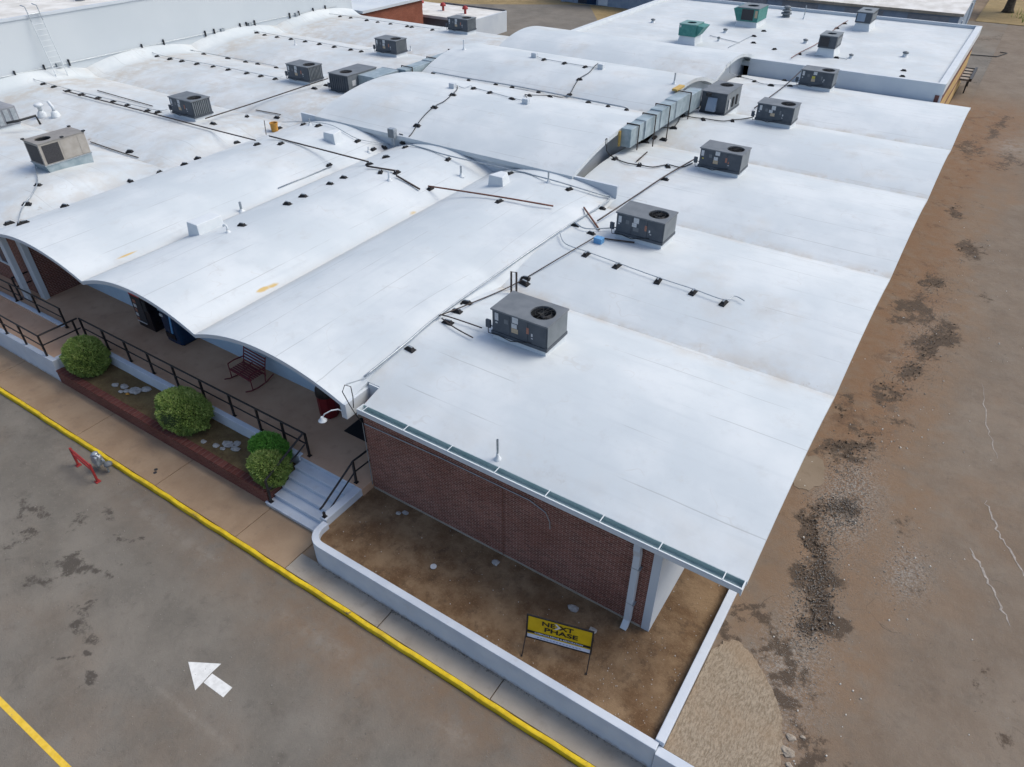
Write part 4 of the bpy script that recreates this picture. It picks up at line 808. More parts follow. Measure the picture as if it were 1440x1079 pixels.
# ================================================================ PIPES, CONDUITS, SUPPORT BLOCKS, VENTS
CONDUITS = [
 ('conduit', 'thin grey conduit on five blocks beyond the nearest grey unit', 0.016, 'galv', 0.12, [(-11.77, 21.21, 4.5), (-11.19, 20.61, 4.47), (-10.26, 20.5, 4.46), (-8.98, 20.35, 4.45), (-7.38, 20.17, 4.44), (-6.13, 20.1, 4.43), (-5.07, 20.01, 4.42), (-4.84, 20.36, 4.45), (-4.48, 20.24, 4.45)]),
 ('gas_pipe', 'long grey gas pipe turning the corner in front of the raised middle roof', 0.03, 'galv', 0.12, [(-22.75, 25.68, 4.5), (-20.07, 25.3, 4.57), (-16.98, 25.72, 4.42), (-14.75, 25.18, 4.65), (-13.72, 25.33, 4.54), (-12.49, 25.77, 4.26), (-12.06, 25.94, 4.15), (-12.0, 24.86, 4.16), (-11.81, 22.41, 4.48), (-11.87, 21.22, 4.5), (-12.2, 18.33, 4.25), (-12.02, 14.26, 4.44), (-11.9, 12.6, 4.43), (-12.04, 10.93, 4.19)]),
 ('conduit', 'thin grey conduit running left from the box on a post to the orange bucket', 0.016, 'galv', 0.1, [(-24.37, 26.14, 4.07), (-24.55, 25.93, 4.13), (-25.52, 25.14, 4.41), (-27.35, 25.39, 4.66), (-28.63, 25.45, 4.6), (-30.03, 25.74, 4.32), (-31.66, 25.77, 4.02)]),
 ('iron_pipe', 'dark iron pipe lying across two front vaults near the orange bucket', 0.035, 'iron', 0.12, [(-28.94, 22.64, 4.56), (-22.53, 22.69, 4.54)]),
 ('iron_pipe', 'short dark iron pipe between two rubber blocks at the middle of the front roof', 0.04, 'iron', 0.12, [(-22.21, 22.22, 4.59), (-20.59, 22.44, 4.63)]),
 ('iron_pipe', 'short dark iron pipe lying loose beside a vent in the middle of the front roof', 0.04, 'iron', 0.05, [(-20.39, 22.09, 4.61), (-19.06, 22.0, 4.33)]),
 ('iron_pipe', 'reddish rusty pipe lying across the right front vault', 0.035, 'rust', 0.12, [(-18.97, 22.47, 4.3), (-15.33, 22.44, 4.66), (-13.13, 23.03, 4.57)]),
 ('conduit', 'thin grey pipe lying in the valley between two front vaults', 0.022, 'galv', 0.05, [(-24.62, 19.17, 4.15), (-24.58, 22.35, 4.14)]),
 ('conduit', 'drooping grey cable from the beige rooftop unit to the front eave', 0.022, 'galv', 0.1, [(-35.83, 14.85, 4.49), (-34.52, 14.2, 4.5), (-32.97, 13.43, 4.47), (-32.24, 12.77, 4.35), (-31.94, 12.29, 4.22), (-31.56, 11.82, 4.08), (-30.36, 11.16, 4.23)]),
 ('conduit', 'thin conduit on the row of blocks leading to the leftmost grey rooftop unit', 0.016, 'galv', 0.12, [(-52.66, 23.6, 4.43), (-49.67, 22.33, 4.5), (-48.36, 22.21, 4.5), (-45.61, 22.16, 4.5), (-42.71, 22.23, 4.5), (-40.07, 22.31, 4.5), (-37.51, 22.44, 4.5), (-37.28, 22.88, 4.48)]),
 ('iron_pipe', 'long dark iron pipe beside the leftmost grey unit on the left roof', 0.032, 'iron', 0.12, [(-45.46, 21.82, 4.5), (-37.23, 21.94, 4.5), (-32.88, 21.96, 4.5), (-29.22, 22.01, 4.51)]),
 ('iron_pipe', 'thin dark pipe lying behind the conduit of the leftmost grey unit', 0.025, 'iron', 0.06, [(-44.14, 23.09, 4.47), (-38.66, 22.93, 4.48)]),
 ('iron_pipe', 'dark pipe lying in the stained valley beside the beige unit', 0.025, 'iron', 0.05, [(-37.38, 18.35, 4.04), (-35.07, 18.3, 4.03), (-33.38, 18.32, 4.03)]),
 ('iron_pipe', 'dark iron pipe running back to the ducted grey unit of the left roof', 0.032, 'iron', 0.3, [(-33.63, 22.59, 4.49), (-34.72, 26.65, 4.15), (-33.9, 30.39, 4.5), (-34.3, 31.98, 4.38)]),
 ('iron_pipe', 'short dark pipe stub lying near the strut on the left roof', 0.025, 'iron', 0.05, [(-34.47, 26.43, 4.1), (-32.58, 26.54, 4.13)]),
 ('conduit', 'nearer of two conduits leading to the second grey left roof unit', 0.016, 'galv', 0.12, [(-53.47, 32.48, 4.31), (-50.41, 30.89, 4.48), (-48.81, 30.33, 4.5), (-46.1, 30.32, 4.5), (-43.24, 30.52, 4.49), (-40.04, 30.59, 4.49), (-37.5, 30.64, 4.49), (-37.38, 31.16, 4.46)]),
 ('conduit', 'farther of two conduits leading to the second grey left roof unit', 0.016, 'galv', 0.12, [(-53.85, 34.88, 4.2), (-52.59, 34.23, 4.05), (-51.09, 33.57, 4.1), (-48.03, 33.39, 4.14), (-43.96, 33.67, 4.08), (-41.18, 33.9, 4.03)]),
 ('conduit', 'thin conduit on blocks leading to the third grey unit of the left roof', 0.016, 'galv', 0.12, [(-54.67, 42.25, 4.06), (-50.99, 39.77, 4.4), (-49.16, 39.26, 4.45), (-45.22, 39.08, 4.46), (-42.25, 39.05, 4.47), (-39.09, 38.96, 4.47), (-38.09, 38.98, 4.47), (-38.07, 40.11, 4.36)]),
 ('conduit', 'thin conduit on blocks leading to the farthest grey unit of the left roof', 0.016, 'galv', 0.12, [(-51.97, 48.38, 4.4), (-50.02, 47.39, 4.47), (-47.13, 47.46, 4.47), (-42.69, 47.36, 4.48), (-38.42, 47.38, 4.48), (-38.6, 49.05, 4.32)]),
 ('gas_pipe', 'long grey pipe in the first valley of the raised middle roof', 0.035, 'galv', 0.12, [(-28.36, 34.78, 5.15), (-25.73, 34.68, 5.18), (-22.92, 35.03, 5.11), (-21.21, 35.0, 5.1), (-17.77, 34.45, 5.23), (-15.44, 34.21, 5.28)]),
 ('conduit', 'wavy dark cable climbing the near raised vault from the post to a small box', 0.022, 'dark', 0.06, [(-23.71, 26.2, 4.28), (-23.51, 26.2, 4.38), (-23.08, 26.2, 4.63), (-23.27, 27.08, 5.02), (-23.49, 27.98, 5.23), (-23.59, 28.88, 5.4), (-23.53, 29.63, 5.49), (-23.81, 30.74, 5.57), (-24.14, 31.56, 5.57), (-24.63, 32.2, 5.54)]),
 ('conduit', 'thin cable between the two small boxes on the near raised vault', 0.018, 'galv', 0.06, [(-24.46, 32.11, 5.55), (-24.01, 31.95, 5.56), (-24.04, 32.65, 5.51), (-23.67, 32.39, 5.53), (-22.43, 32.14, 5.54), (-20.8, 31.79, 5.56), (-20.1, 31.71, 5.57)]),
 ('conduit', 'wavy dark cable climbing the second raised vault to a small box', 0.022, 'dark', 0.06, [(-20.26, 32.37, 5.53), (-20.73, 32.91, 5.48), (-20.52, 33.06, 5.46), (-19.81, 34.0, 5.32), (-19.24, 34.23, 5.27), (-19.33, 35.24, 5.19), (-19.46, 35.99, 5.45), (-19.57, 36.73, 5.65), (-19.44, 37.55, 5.8), (-19.67, 38.64, 5.89), (-19.83, 39.38, 5.88)]),
 ('conduit', 'thin cable between the two small boxes on the second raised vault', 0.016, 'galv', 0.06, [(-19.62, 39.07, 5.89), (-19.6, 38.52, 5.88), (-20.16, 38.45, 5.88), (-21.55, 38.51, 5.88), (-22.99, 38.58, 5.89), (-23.65, 38.85, 5.89)]),
 ('gas_pipe', 'dark gas pipe between the second and third grey units of the right wing', 0.03, 'iron', 0.15, [(-11.13, 22.97, 4.44), (-11.19, 26.44, 4.2), (-10.79, 28.58, 4.47), (-10.56, 31.29, 4.42)]),
 ('gas_pipe', 'dark gas pipe passing behind the fourth and fifth grey units of the right wing', 0.03, 'iron', 0.15, [(-11.05, 41.62, 4.13), (-10.68, 43.85, 4.45), (-10.7, 46.77, 4.44), (-10.74, 49.6, 4.54)]),
 ('iron_pipe', 'loose reddish pipe leaning beside the second grey unit of the right wing', 0.035, 'rust', 0.06, [(-12.32, 24.09, 4.38), (-10.77, 22.43, 4.48)]),
 ('conduit', 'short grey conduit from the long gas pipe to the second wing unit', 0.022, 'galv', 0.12, [(-11.78, 22.35, 4.48), (-11.41, 22.12, 4.49), (-11.05, 22.13, 4.49), (-10.46, 22.67, 4.46)]),
 ('iron_pipe', 'short dark pipe lying by the blue box and the second grey unit', 0.03, 'iron', 0.05, [(-10.26, 21.81, 4.5), (-9.19, 22.15, 4.49)]),
 ('conduit', 'dark conduit from the blue box down to the corner by the nearest grey unit', 0.02, 'iron', 0.12, [(-10.52, 21.59, 4.5), (-10.88, 19.69, 4.39), (-11.57, 17.68, 4.02), (-11.68, 15.24, 4.44), (-11.95, 14.2, 4.5)]),
 ('conduit', 'short dark conduit reaching the shut-off box of the nearest grey unit', 0.02, 'iron', 0.12, [(-12.03, 14.35, 4.44), (-11.68, 14.33, 4.49), (-11.06, 14.36, 4.49), (-10.47, 14.37, 4.49)]),
 ('gas_pipe', 'short dark gas stub pointing at the nearest grey unit', 0.02, 'iron', 0.1, [(-11.79, 14.15, 4.5), (-11.16, 13.95, 4.5), (-10.4, 13.81, 4.5)]),
 ('conduit', 'wavy dark cable from the duct end to the third grey unit of the right wing', 0.025, 'dark', 0.06, [(-14.0, 29.08, 5.16), (-14.0, 29.27, 4.84), (-13.79, 29.58, 4.5), (-12.98, 29.25, 4.5), (-12.36, 29.34, 4.5), (-11.74, 29.42, 4.5), (-11.31, 30.08, 4.49), (-10.7, 30.11, 4.49), (-10.5, 31.04, 4.44)]),
 ('iron_pipe', 'short dark bar lying on the roof by the duct end', 0.03, 'iron', 0.05, [(-12.65, 29.67, 4.5), (-12.84, 31.24, 4.43)]),
 ('conduit', 'wavy dark cable between the ducted unit and the fourth grey unit of the right wing', 0.025, 'dark', 0.06, [(-13.52, 37.3, 4.5), (-12.94, 37.24, 4.5), (-12.4, 37.37, 4.5), (-11.47, 37.48, 4.5), (-11.08, 38.01, 4.49), (-10.72, 38.64, 4.44), (-10.54, 39.96, 4.25)]),
 ('conduit', 'dark cable loop hanging by the duct posts', 0.02, 'dark', 0.06, [(-13.95, 35.19, 4.31), (-13.72, 35.37, 4.34), (-13.37, 35.56, 4.37), (-13.37, 36.18, 4.44), (-13.56, 37.0, 4.49), (-13.6, 37.39, 4.5)]),
 ('conduit', 'wavy cable from the last raised arch to the fifth grey unit of the right wing', 0.022, 'galv', 0.06, [(-14.0, 44.67, 5.23), (-14.0, 45.6, 4.88), (-13.85, 47.12, 4.4), (-13.2, 46.64, 4.45), (-12.61, 46.33, 4.47), (-12.06, 45.82, 4.49), (-11.49, 45.92, 4.49), (-10.54, 46.49, 4.46), (-10.11, 47.12, 4.4)]),
 ('conduit', 'thin conduit on the far flat roof between the two teal units', 0.02, 'galv', 0.05, [(-19.09, 55.77, 4.75), (-17.33, 54.94, 4.75), (-16.42, 54.58, 4.75)]),
 ('conduit', 'thin conduit rising to the larger teal unit on the far flat roof', 0.02, 'galv', 0.05, [(-16.61, 52.75, 4.75), (-16.44, 57.79, 4.75)]),
 ('gas_pipe', 'thin reddish pipe passing the two grey units of the far flat roof', 0.025, 'rust', 0.1, [(-12.05, 51.85, 4.75), (-11.98, 53.79, 4.75), (-11.71, 57.53, 4.75), (-11.89, 63.48, 4.75), (-11.8, 66.8, 4.75)]),
 ('conduit', 'thin conduit in front of the nearer grey unit of the far flat roof', 0.02, 'galv', 0.05, [(-11.55, 53.59, 4.75), (-9.64, 53.89, 4.75), (-8.91, 53.67, 4.75)]),
]
BLOCKS = [
 ('under the thin conduit beyond the nearest unit, counted from the left', [(-10.25, 20.47, 4.46), (-8.96, 20.31, 4.45), (-7.36, 20.13, 4.44), (-6.1, 20.07, 4.43), (-5.04, 19.98, 4.42)]),
 ('under the long pipe before the raised roof, counted from the left', [(-22.72, 25.45, 4.5), (-19.96, 25.16, 4.55), (-16.71, 25.39, 4.49), (-13.62, 25.16, 4.53)]),
 ('along the left edge of the wing, counted from the far end', [(-11.99, 24.97, 4.14), (-11.72, 22.31, 4.48), (-11.41, 18.28, 4.16), (-11.31, 18.07, 4.11), (-11.89, 15.53, 4.41), (-11.78, 14.86, 4.47), (-11.59, 14.17, 4.5), (-11.7, 12.52, 4.43)]),
 ('between post box and orange bucket, counted from the right', [(-22.53, 23.85, 4.54), (-24.43, 25.78, 4.09), (-24.58, 25.18, 4.14), (-25.48, 25.08, 4.4), (-28.2, 25.19, 4.64), (-29.43, 25.29, 4.47), (-31.22, 25.17, 4.01)]),
 ('under the dark pipes across the front vaults, counted from the left', [(-27.69, 22.24, 4.66), (-24.73, 22.34, 4.19), (-22.55, 22.75, 4.54), (-21.27, 22.06, 4.66), (-20.68, 22.45, 4.64), (-18.91, 22.51, 4.29), (-15.18, 22.27, 4.66)]),
 ('lying loose in the front vault valley, counted from the front', [(-22.09, 15.23, 4.61), (-22.17, 17.56, 4.6), (-22.23, 18.46, 4.59), (-22.29, 20.04, 4.58), (-22.3, 20.87, 4.58)]),
 ('in the long valley beside the left roof, counted from the front', [(-30.18, 12.93, 4.28), (-31.08, 16.37, 4.0), (-31.01, 17.77, 4.0), (-30.11, 18.57, 4.3), (-30.66, 19.67, 4.13), (-31.24, 22.39, 4.03), (-28.73, 21.69, 4.59)]),
 ('around the beige unit cable, counted from the front eave', [(-31.15, 11.07, 4.0), (-29.69, 10.88, 4.41), (-29.61, 11.04, 4.43), (-31.91, 12.26, 4.21), (-32.83, 13.35, 4.46), (-34.37, 18.55, 4.09)]),
 ('in the row to the leftmost grey unit, counted from the tall wall', [(-49.49, 22.25, 4.5), (-48.2, 22.13, 4.5), (-47.05, 22.13, 4.5), (-45.46, 22.08, 4.5), (-44.1, 22.09, 4.5), (-42.64, 22.19, 4.5), (-41.29, 22.24, 4.5), (-40.01, 22.27, 4.5), (-38.14, 22.24, 4.5), (-37.45, 22.4, 4.5)]),
 ('under the pipe by the left ducted unit, counted from the front', [(-33.38, 22.79, 4.48), (-33.72, 25.16, 4.19), (-32.59, 26.26, 4.06), (-33.82, 30.35, 4.5), (-33.89, 31.39, 4.44)]),
 ('in the nearer row to the second left unit, counted from the tall wall', [(-48.62, 30.2, 4.5), (-47.19, 30.18, 4.5), (-46.02, 30.25, 4.5), (-44.55, 30.31, 4.5), (-43.14, 30.47, 4.49), (-41.65, 30.47, 4.49), (-39.96, 30.53, 4.49), (-38.68, 30.55, 4.49), (-37.42, 30.58, 4.49)]),
 ('in the farther row to the second left unit, counted from the tall wall', [(-50.82, 33.39, 4.14), (-49.43, 33.46, 4.13), (-47.8, 33.23, 4.17), (-45.57, 33.49, 4.12), (-43.73, 33.49, 4.12), (-42.69, 33.63, 4.09), (-40.95, 33.7, 4.07)]),
 ('in the row to the third left unit, counted from the tall wall', [(-49.67, 38.95, 4.47), (-49.02, 39.14, 4.46), (-47.86, 38.9, 4.47), (-46.5, 38.9, 4.47), (-45.1, 38.98, 4.47), (-43.6, 38.96, 4.47), (-42.14, 38.95, 4.47), (-40.58, 38.87, 4.48), (-38.99, 38.87, 4.48), (-38.0, 38.88, 4.48)]),
 ('in the row to the farthest left unit, counted from the tall wall', [(-49.86, 47.27, 4.48), (-48.16, 47.27, 4.48), (-47.0, 47.32, 4.48), (-45.16, 47.26, 4.48), (-43.91, 47.19, 4.48), (-42.58, 47.23, 4.48), (-40.82, 47.21, 4.48), (-40.34, 47.19, 4.48), (-38.32, 47.25, 4.48)]),
 ('under the pipe in the raised roof valley, counted from the left', [(-28.51, 35.01, 5.1), (-25.58, 34.51, 5.21), (-23.98, 34.94, 5.11), (-22.9, 35.0, 5.1), (-21.06, 34.78, 5.15), (-19.32, 35.21, 5.19), (-17.69, 34.27, 5.26), (-16.44, 34.07, 5.3), (-15.37, 34.02, 5.31)]),
 ('along the cable up the near raised vault, counted from the bottom', [(-23.53, 26.2, 4.35), (-23.26, 27.05, 5.01), (-23.57, 28.85, 5.39), (-23.76, 30.65, 5.56)]),
 ('by the two boxes on the near raised vault, counted from the left', [(-23.6, 32.3, 5.53), (-22.38, 32.07, 5.55), (-20.77, 31.73, 5.56), (-20.5, 33.02, 5.47), (-19.76, 33.9, 5.33)]),
 ('along the second raised vault cables, counted from the bottom', [(-19.55, 36.7, 5.64), (-20.13, 38.39, 5.88), (-21.52, 38.45, 5.88), (-22.96, 38.54, 5.89)]),
 ('by the second wing unit, counted from the front', [(-10.89, 22.01, 4.49), (-10.78, 28.54, 4.46)]),
 ('along the wavy cable by the duct end, counted from the left', [(-13.68, 29.54, 4.5), (-12.39, 29.41, 4.5), (-11.25, 29.95, 4.5)]),
 ('at the feet of the right duct, counted from the front', [(-14.0, 32.53, 4.47), (-14.0, 33.68, 4.03), (-13.78, 34.34, 4.14), (-13.3, 34.3, 4.13), (-13.32, 35.54, 4.37), (-14.0, 37.27, 4.54), (-13.54, 37.29, 4.5)]),
 ('between the right ducted unit and fourth wing unit, counted from the left', [(-12.41, 37.3, 4.5), (-11.06, 37.94, 4.49)]),
 ('by the last raised arch, counted from the left', [(-13.81, 47.06, 4.41), (-12.59, 46.22, 4.47), (-11.46, 45.83, 4.49), (-11.43, 48.74, 4.16), (-10.5, 46.45, 4.46)]),
 ('on the far flat roof, counted from the left', [(-15.64, 55.23, 4.75), (-16.31, 57.38, 4.75), (-16.26, 59.55, 4.75), (-13.8, 54.08, 4.75), (-11.92, 53.58, 4.75), (-9.64, 53.89, 4.75), (-11.89, 63.64, 4.75), (-11.81, 65.78, 4.75), (-5.14, 51.24, 4.75), (-5.32, 52.75, 4.75)]),
]
VENTS = [
 ('tall thin vent pipe in a white boot near the front gutter', (-7.26, 10.46, 4.05), 0.62, 0.03),
 ('dark topped vent pipe in a white boot by the white roof curb', (-24.28, 16.88, 4.03), 0.42, 0.05),
 ('small white hooked vent beside the loose block in the front valley', (-22.05, 14.55, 4.61), 0.3, 0.035),
 ('grey vent pipe left of the white curb on the right front vault', (-18.76, 24.53, 4.24), 0.45, 0.045),
 ('thin vent pipe standing at the long gas pipe', (-14.6, 25.11, 4.65), 0.45, 0.035),
 ('short vent pipe on the conduit by the orange bucket', (-28.91, 25.27, 4.56), 0.35, 0.035),
 ('tiny white vent by the post with the box', (-24.55, 24.82, 4.13), 0.25, 0.035),
 ('white vent beside the short dark pipe mid roof', (-20.43, 21.67, 4.62), 0.4, 0.04),
 ('thin vent pipe on the second raised vault near the ducted unit', (-14.55, 38.02, 5.85), 0.55, 0.04),
 ('white vent on the far left end of the second raised vault', (-28.55, 38.19, 5.87), 0.55, 0.04),
 ('white vent between conduit rows on the left roof', (-43.39, 37.84, 4.5), 0.35, 0.035),
 ('thin vent behind the third grey unit of the left roof', (-36.59, 42.5, 4.11), 0.3, 0.03),
 ('grey vent in the middle of the far flat roof left of the teal units', (-24.65, 58.05, 4.75), 0.3, 0.12),
 ('grey vent between the two teal units, nearer the large one', (-18.57, 57.58, 4.75), 0.3, 0.12),
 ('small grey vent between the two teal units, nearer the small one', (-17.97, 54.52, 4.75), 0.3, 0.08),
 ('grey vent left of the nearer grey unit on the far flat roof', (-12.57, 57.24, 4.75), 0.3, 0.12),
 ('small grey vent right of the nearer grey unit on the far flat roof', (-8.85, 54.4, 4.75), 0.28, 0.1),
 ('grey vent alone on the right half of the far flat roof', (-5.93, 56.78, 4.75), 0.35, 0.13),
 ('tall thin vent at the back of the far flat roof', (-15.05, 66.04, 4.75), 1.0, 0.04),
]
BOXES = [
 ('small grey junction box at the left of the near raised vault', (-24.61, 31.78, 5.56)),
 ('small grey junction box in the middle of the near raised vault', (-19.75, 31.47, 5.57)),
 ('small grey junction box at the right of the second raised vault', (-19.22, 38.57, 5.89)),
 ('small grey junction box at the left of the second raised vault', (-23.77, 38.78, 5.89)),
]
POSTBOX = (-23.93, 26.01, 4.15)
BUCKET = (-31.07, 24.74, 4.0)
BLUEBOX = (-10.31, 21.52, 4.5)
CURB1 = (-23.47, 14.1, 4.31)
CURB2 = (-16.38, 23.76, 4.55)
CURB3 = (-26.23, 23.94, 4.55)
FATV1 = (-43.08, 19.12, 4.21)
FATV2 = (-42.26, 19.43, 4.27)
TURB = (-16.51, 66.15, 4.75)

def smooth_path(pts, n=5):
    P = [Vector(p) for p in pts]
    if len(P) < 3: return P
    out = []
    for i in range(len(P)-1):
        p0 = P[max(0,i-1)]; p1 = P[i]; p2 = P[i+1]; p3 = P[min(len(P)-1,i+2)]
        for k in range(n):
            s = k/n; out.append(.5*((2*p1)+(p2-p0)*s+(2*p0-5*p1+4*p2-p3)*s*s+(3*p1-p0-3*p2+p3)*s**3))
    out.append(P[-1]); return out
GN = {'conduit': 'conduits on the roof', 'gas_pipe': 'gas pipes on the roof', 'iron_pipe': 'dark pipes lying on the roof'}
for name, label, r, mt, lift, pts in CONDUITS:
    Q = []
    for p in pts: Q.append((p[0], p[1], p[2]+lift))
    if len(Q) == 2:
        # straight pipe, kept clear of the vault between its ends
        a, b = Vector(Q[0]), Vector(Q[1])
        up = max(0, max(roof_z(*(a.lerp(b, k/20)).to_2d())+r+.02-a.lerp(b, k/20).z for k in range(21)))
        Q = [(a.x,a.y,a.z+up),(b.x,b.y,b.z+up)]
        P = [Vector(q) for q in Q]
    else:
        P = smooth_path(Q)
        for p in P:
            zr_ = roof_z(p.x, p.y)
            if zr_-p.z < 1.0 and p.z < zr_+r+.01: p.z = zr_+r+.01
    m = MB(); m.tube(P, r, 8)
    tag(m.build(name, mt, None, smooth=True, origin='base'), label, 'pipe' if 'pipe' in name else 'conduit', GN[name])
ORD = ['first','second','third','fourth','fifth','sixth','seventh','eighth','ninth','tenth']
blk = MB(); blk.hexa([(-.17,-.09,-.02),(.17,-.09,-.02),(.17,.09,-.02),(-.17,.09,-.02),(-.10,-.055,.10),(.10,-.055,.10),(.10,.055,.10),(-.10,.055,.10)])
blk.box(-.175,.175,-.095,.095,-.03,.03)
blk_me = None
stt = MB(); stt.box(-.09,.09,-.02,.02,.101,.125); stt_me = None
for phrase, pts in BLOCKS:
    for i, p in enumerate(pts):
        if blk_me is None:
            o = blk.build('pipe_support', 'rubber', None); blk_me = o.data
        else:
            o = bpy.data.objects.new('pipe_support', blk_me); COL.objects.link(o)
        # block lies across its run
        q = pts[i+1] if i+1 < len(pts) else pts[i-1]; a = math.atan2(q[1]-p[1], q[0]-p[0])
        o.location = p; o.rotation_euler.z = a+math.pi/2+random.uniform(-.15,.15); s_ = random.uniform(.92,1.08); o.scale = (s_,s_,s_)
        nm = ORD[i] if len(pts) > 1 else 'only'
        ph, dr = phrase.split(', counted '); tag(o, nm+' black block '+dr+', '+ph, 'support block', 'black rubber pipe supports')
        if p[1] < 31:
            if stt_me is None: c = stt.build('strut_channel', 'galv', None); stt_me = c.data
            else: c = bpy.data.objects.new('strut_channel', stt_me); COL.objects.link(c)
            c.parent = o
for label, p, h, r in VENTS:
    t = thing('vent_pipe', label, 'vent', p, 'roof vents')
    m = MB()
    if r >= .08:
        m.lathe(0,0,[(r*1.9,-.04),(r*1.5,.02),(r*1.1,.06),(r,h*.5),(r,h*.55)],14); o = m.build('boot', 'white_flash', None, smooth=True); o.parent = t
        m = MB(); m.lathe(0,0,[(r*.9,h*.5),(r*.9,h*.6),(r*1.5,h*.62),(r*1.4,h*.85),(r*.3,h)],14); o = m.build('cap', 'rtu_side', None, smooth=True); o.parent = t
    else:
        m.lathe(0,0,[(r*3.4,-.04),(r*3.2,.0),(r*1.8,.05),(r*1.25,.12),(r*1.2,h*.3)],14); o = m.build('boot', 'white_flash', None, smooth=True); o.parent = t
        m = MB()
        if 'hooked' in label: m.tube([(0,0,.0),(0,0,h*.8),(-.03,-.02,h),(-.09,-.05,h),(-.11,-.06,h*.8)], r, 10); o = m.build('pipe', 'white_flash', None, smooth=True)
        else: m.lathe(0,0,[(r,0),(r,h),(r*.7,h),(r*.7,h*.9)],12); o = m.build('pipe', 'galv' if 'white vent' not in label else 'white_flash', None, smooth=False)
        o.parent = t
for label, p in BOXES:
    m = MB(); m.box(p[0]-.17,p[0]+.17,p[1]-.13,p[1]+.13,p[2]-.05,p[2]+.26); tag(m.build('junction_box', 'white_paint', None, bevel=.012, origin='base'), label, 'box', 'junction boxes')
p = POSTBOX; t = thing('electrical_box', 'grey electrical box on a short post in front of the raised roof', 'box', p)
m = MB(); m.tube([(p[0],p[1],p[2]-.03),(p[0],p[1],p[2]+.5)], .05, 10); m.tube([(p[0]-.12,p[1]-.05,p[2]),(p[0]-.1,p[1],p[2]+.5)], .02, 8); m.build('post', 'galv', t)
m = MB(); m.box(p[0]-.26,p[0]+.14,p[1]-.12,p[1]+.12,p[2]+.45,p[2]+.9); m.build('cabinet', 'galv', t, bevel=.012)
m = MB(); m.box(p[0]-.23,p[0]+.11,p[1]-.135,p[1]-.121,p[2]+.48,p[2]+.87); m.build('door', 'rtu_side', t)
p = BUCKET; t = thing('bucket', 'orange yellow plastic bucket standing on the roof', 'bucket', p)
m = MB(); m.lathe(p[0],p[1],[(.17,p[2]-.03),(.2,p[2]+.4),(.22,p[2]+.4),(.22,p[2]+.46),(.185,p[2]+.46),(.17,p[2]+.2)],18); m.build('tub', 'orange', t, smooth=False)
m = MB(); m.lathe(p[0],p[1],[(.185,p[2]+.34),(.18,p[2]+.35),(.02,p[2]+.36)],18); m.build('contents', 'rust', t)
p = BLUEBOX; m = MB(); m.box(p[0]-.16,p[0]+.16,p[1]-.13,p[1]+.13,p[2]-.03,p[2]+.2); tag(m.build('blue_box', 'blue_box', None, bevel=.015, origin='base'), 'small bright blue box on the roof by the second grey unit', 'box')
def curb(label, p, lx_, ly_, h, slope=0):
    m = MB(); x, y, z = p; m.hexa([(x-lx_,y-ly_,z-.35),(x+lx_,y-ly_,z-.35),(x+lx_,y+ly_,z-.35),(x-lx_,y+ly_,z-.35),(x-lx_+.08,y-ly_+.05,z+h),(x+lx_-.08,y-ly_+.05,z+h),(x+lx_-.08-slope,y+ly_-.05,z+h),(x-lx_+.08+slope,y+ly_-.05,z+h)])
    tag(m.build('roof_curb', 'white_flash', None, bevel=.02, origin='base'), label, 'roof curb', 'white wrapped roof curbs')
curb('white wrapped box curb in the valley of the front vaults', (CURB1[0]-.05,CURB1[1]+.55,CURB1[2]), .38, .6, .45)
curb('white wrapped curb on the right front vault near the long gas pipe', (CURB2[0],CURB2[1]+.35,CURB2[2]), .42, .38, .42, .18)
curb('white wrapped curb on the left front vault below the bucket conduit', (CURB3[0],CURB3[1]+.35,CURB3[2]), .42, .38, .42, .18)
m = MB(); x, y, z = CURB1
for lab, p, kind in (('fat white vent with a round cap beyond the beige unit', FATV1, 0), ('fat white vent with an angled pipe beyond the beige unit', FATV2, 1)):
    t = thing('flue_vent', lab, 'vent', p, 'fat white vents')
    m = MB(); m.lathe(0,0,[(.26,-.05),(.22,.02),(.20,.2),(.15,.26),(.11,.3)],16); o = m.build('boot', 'white_flash', None, smooth=True); o.parent = t
    m = MB()
    if kind == 0: m.lathe(0,0,[(.10,.25),(.10,.5),(.22,.53),(.23,.62),(.18,.68),(.04,.7)],16)
    else: m.tube([(0,0,.3),(-.02,.0,.5),(-.10,-.02,.6),(-.2,-.04,.78)], .075, 12)
    o = m.build('stack', 'white_flash', None, smooth=True); o.parent = t
p = TURB; t = thing('turbine_vent', 'grey stacked turbine vent at the back of the far flat roof', 'vent', p)
m = MB(); m.lathe(0,0,[(.34,-.04),(.3,.1),(.26,.2),(.42,.22),(.42,.32),(.22,.36),(.22,.42),(.36,.44),(.36,.54),(.18,.58),(.18,.64),(.28,.66),(.26,.78),(.05,.84)],16); o = m.build('stack', 'rtu_side', None); o.parent = t
# frame of two posts on the gas line, and a strut on the left roof
m = MB(); pz = 4.45; m.tube([(-11.35,17.3,pz-.45),(-11.35,17.3,pz+.45),(-11.18,17.35,pz+.45),(-11.18,17.35,pz-.45)], .035, 8); tag(m.build('pipe_riser', 'iron', None, origin='base'), 'dark looped pipe riser standing on two rubber blocks behind the nearest unit', 'pipe')
m = MB(); m.tube([(-35.2,22.6,4.5),(-35.2,22.6,4.5)] if False else [(-30.9,24.0,4.05),(-30.95,24.1,4.75)], .02, 6); tag(m.build('pipe_strut', 'iron', None, origin='base'), 'thin dark strut holding the iron pipe on the left roof', 'pipe')
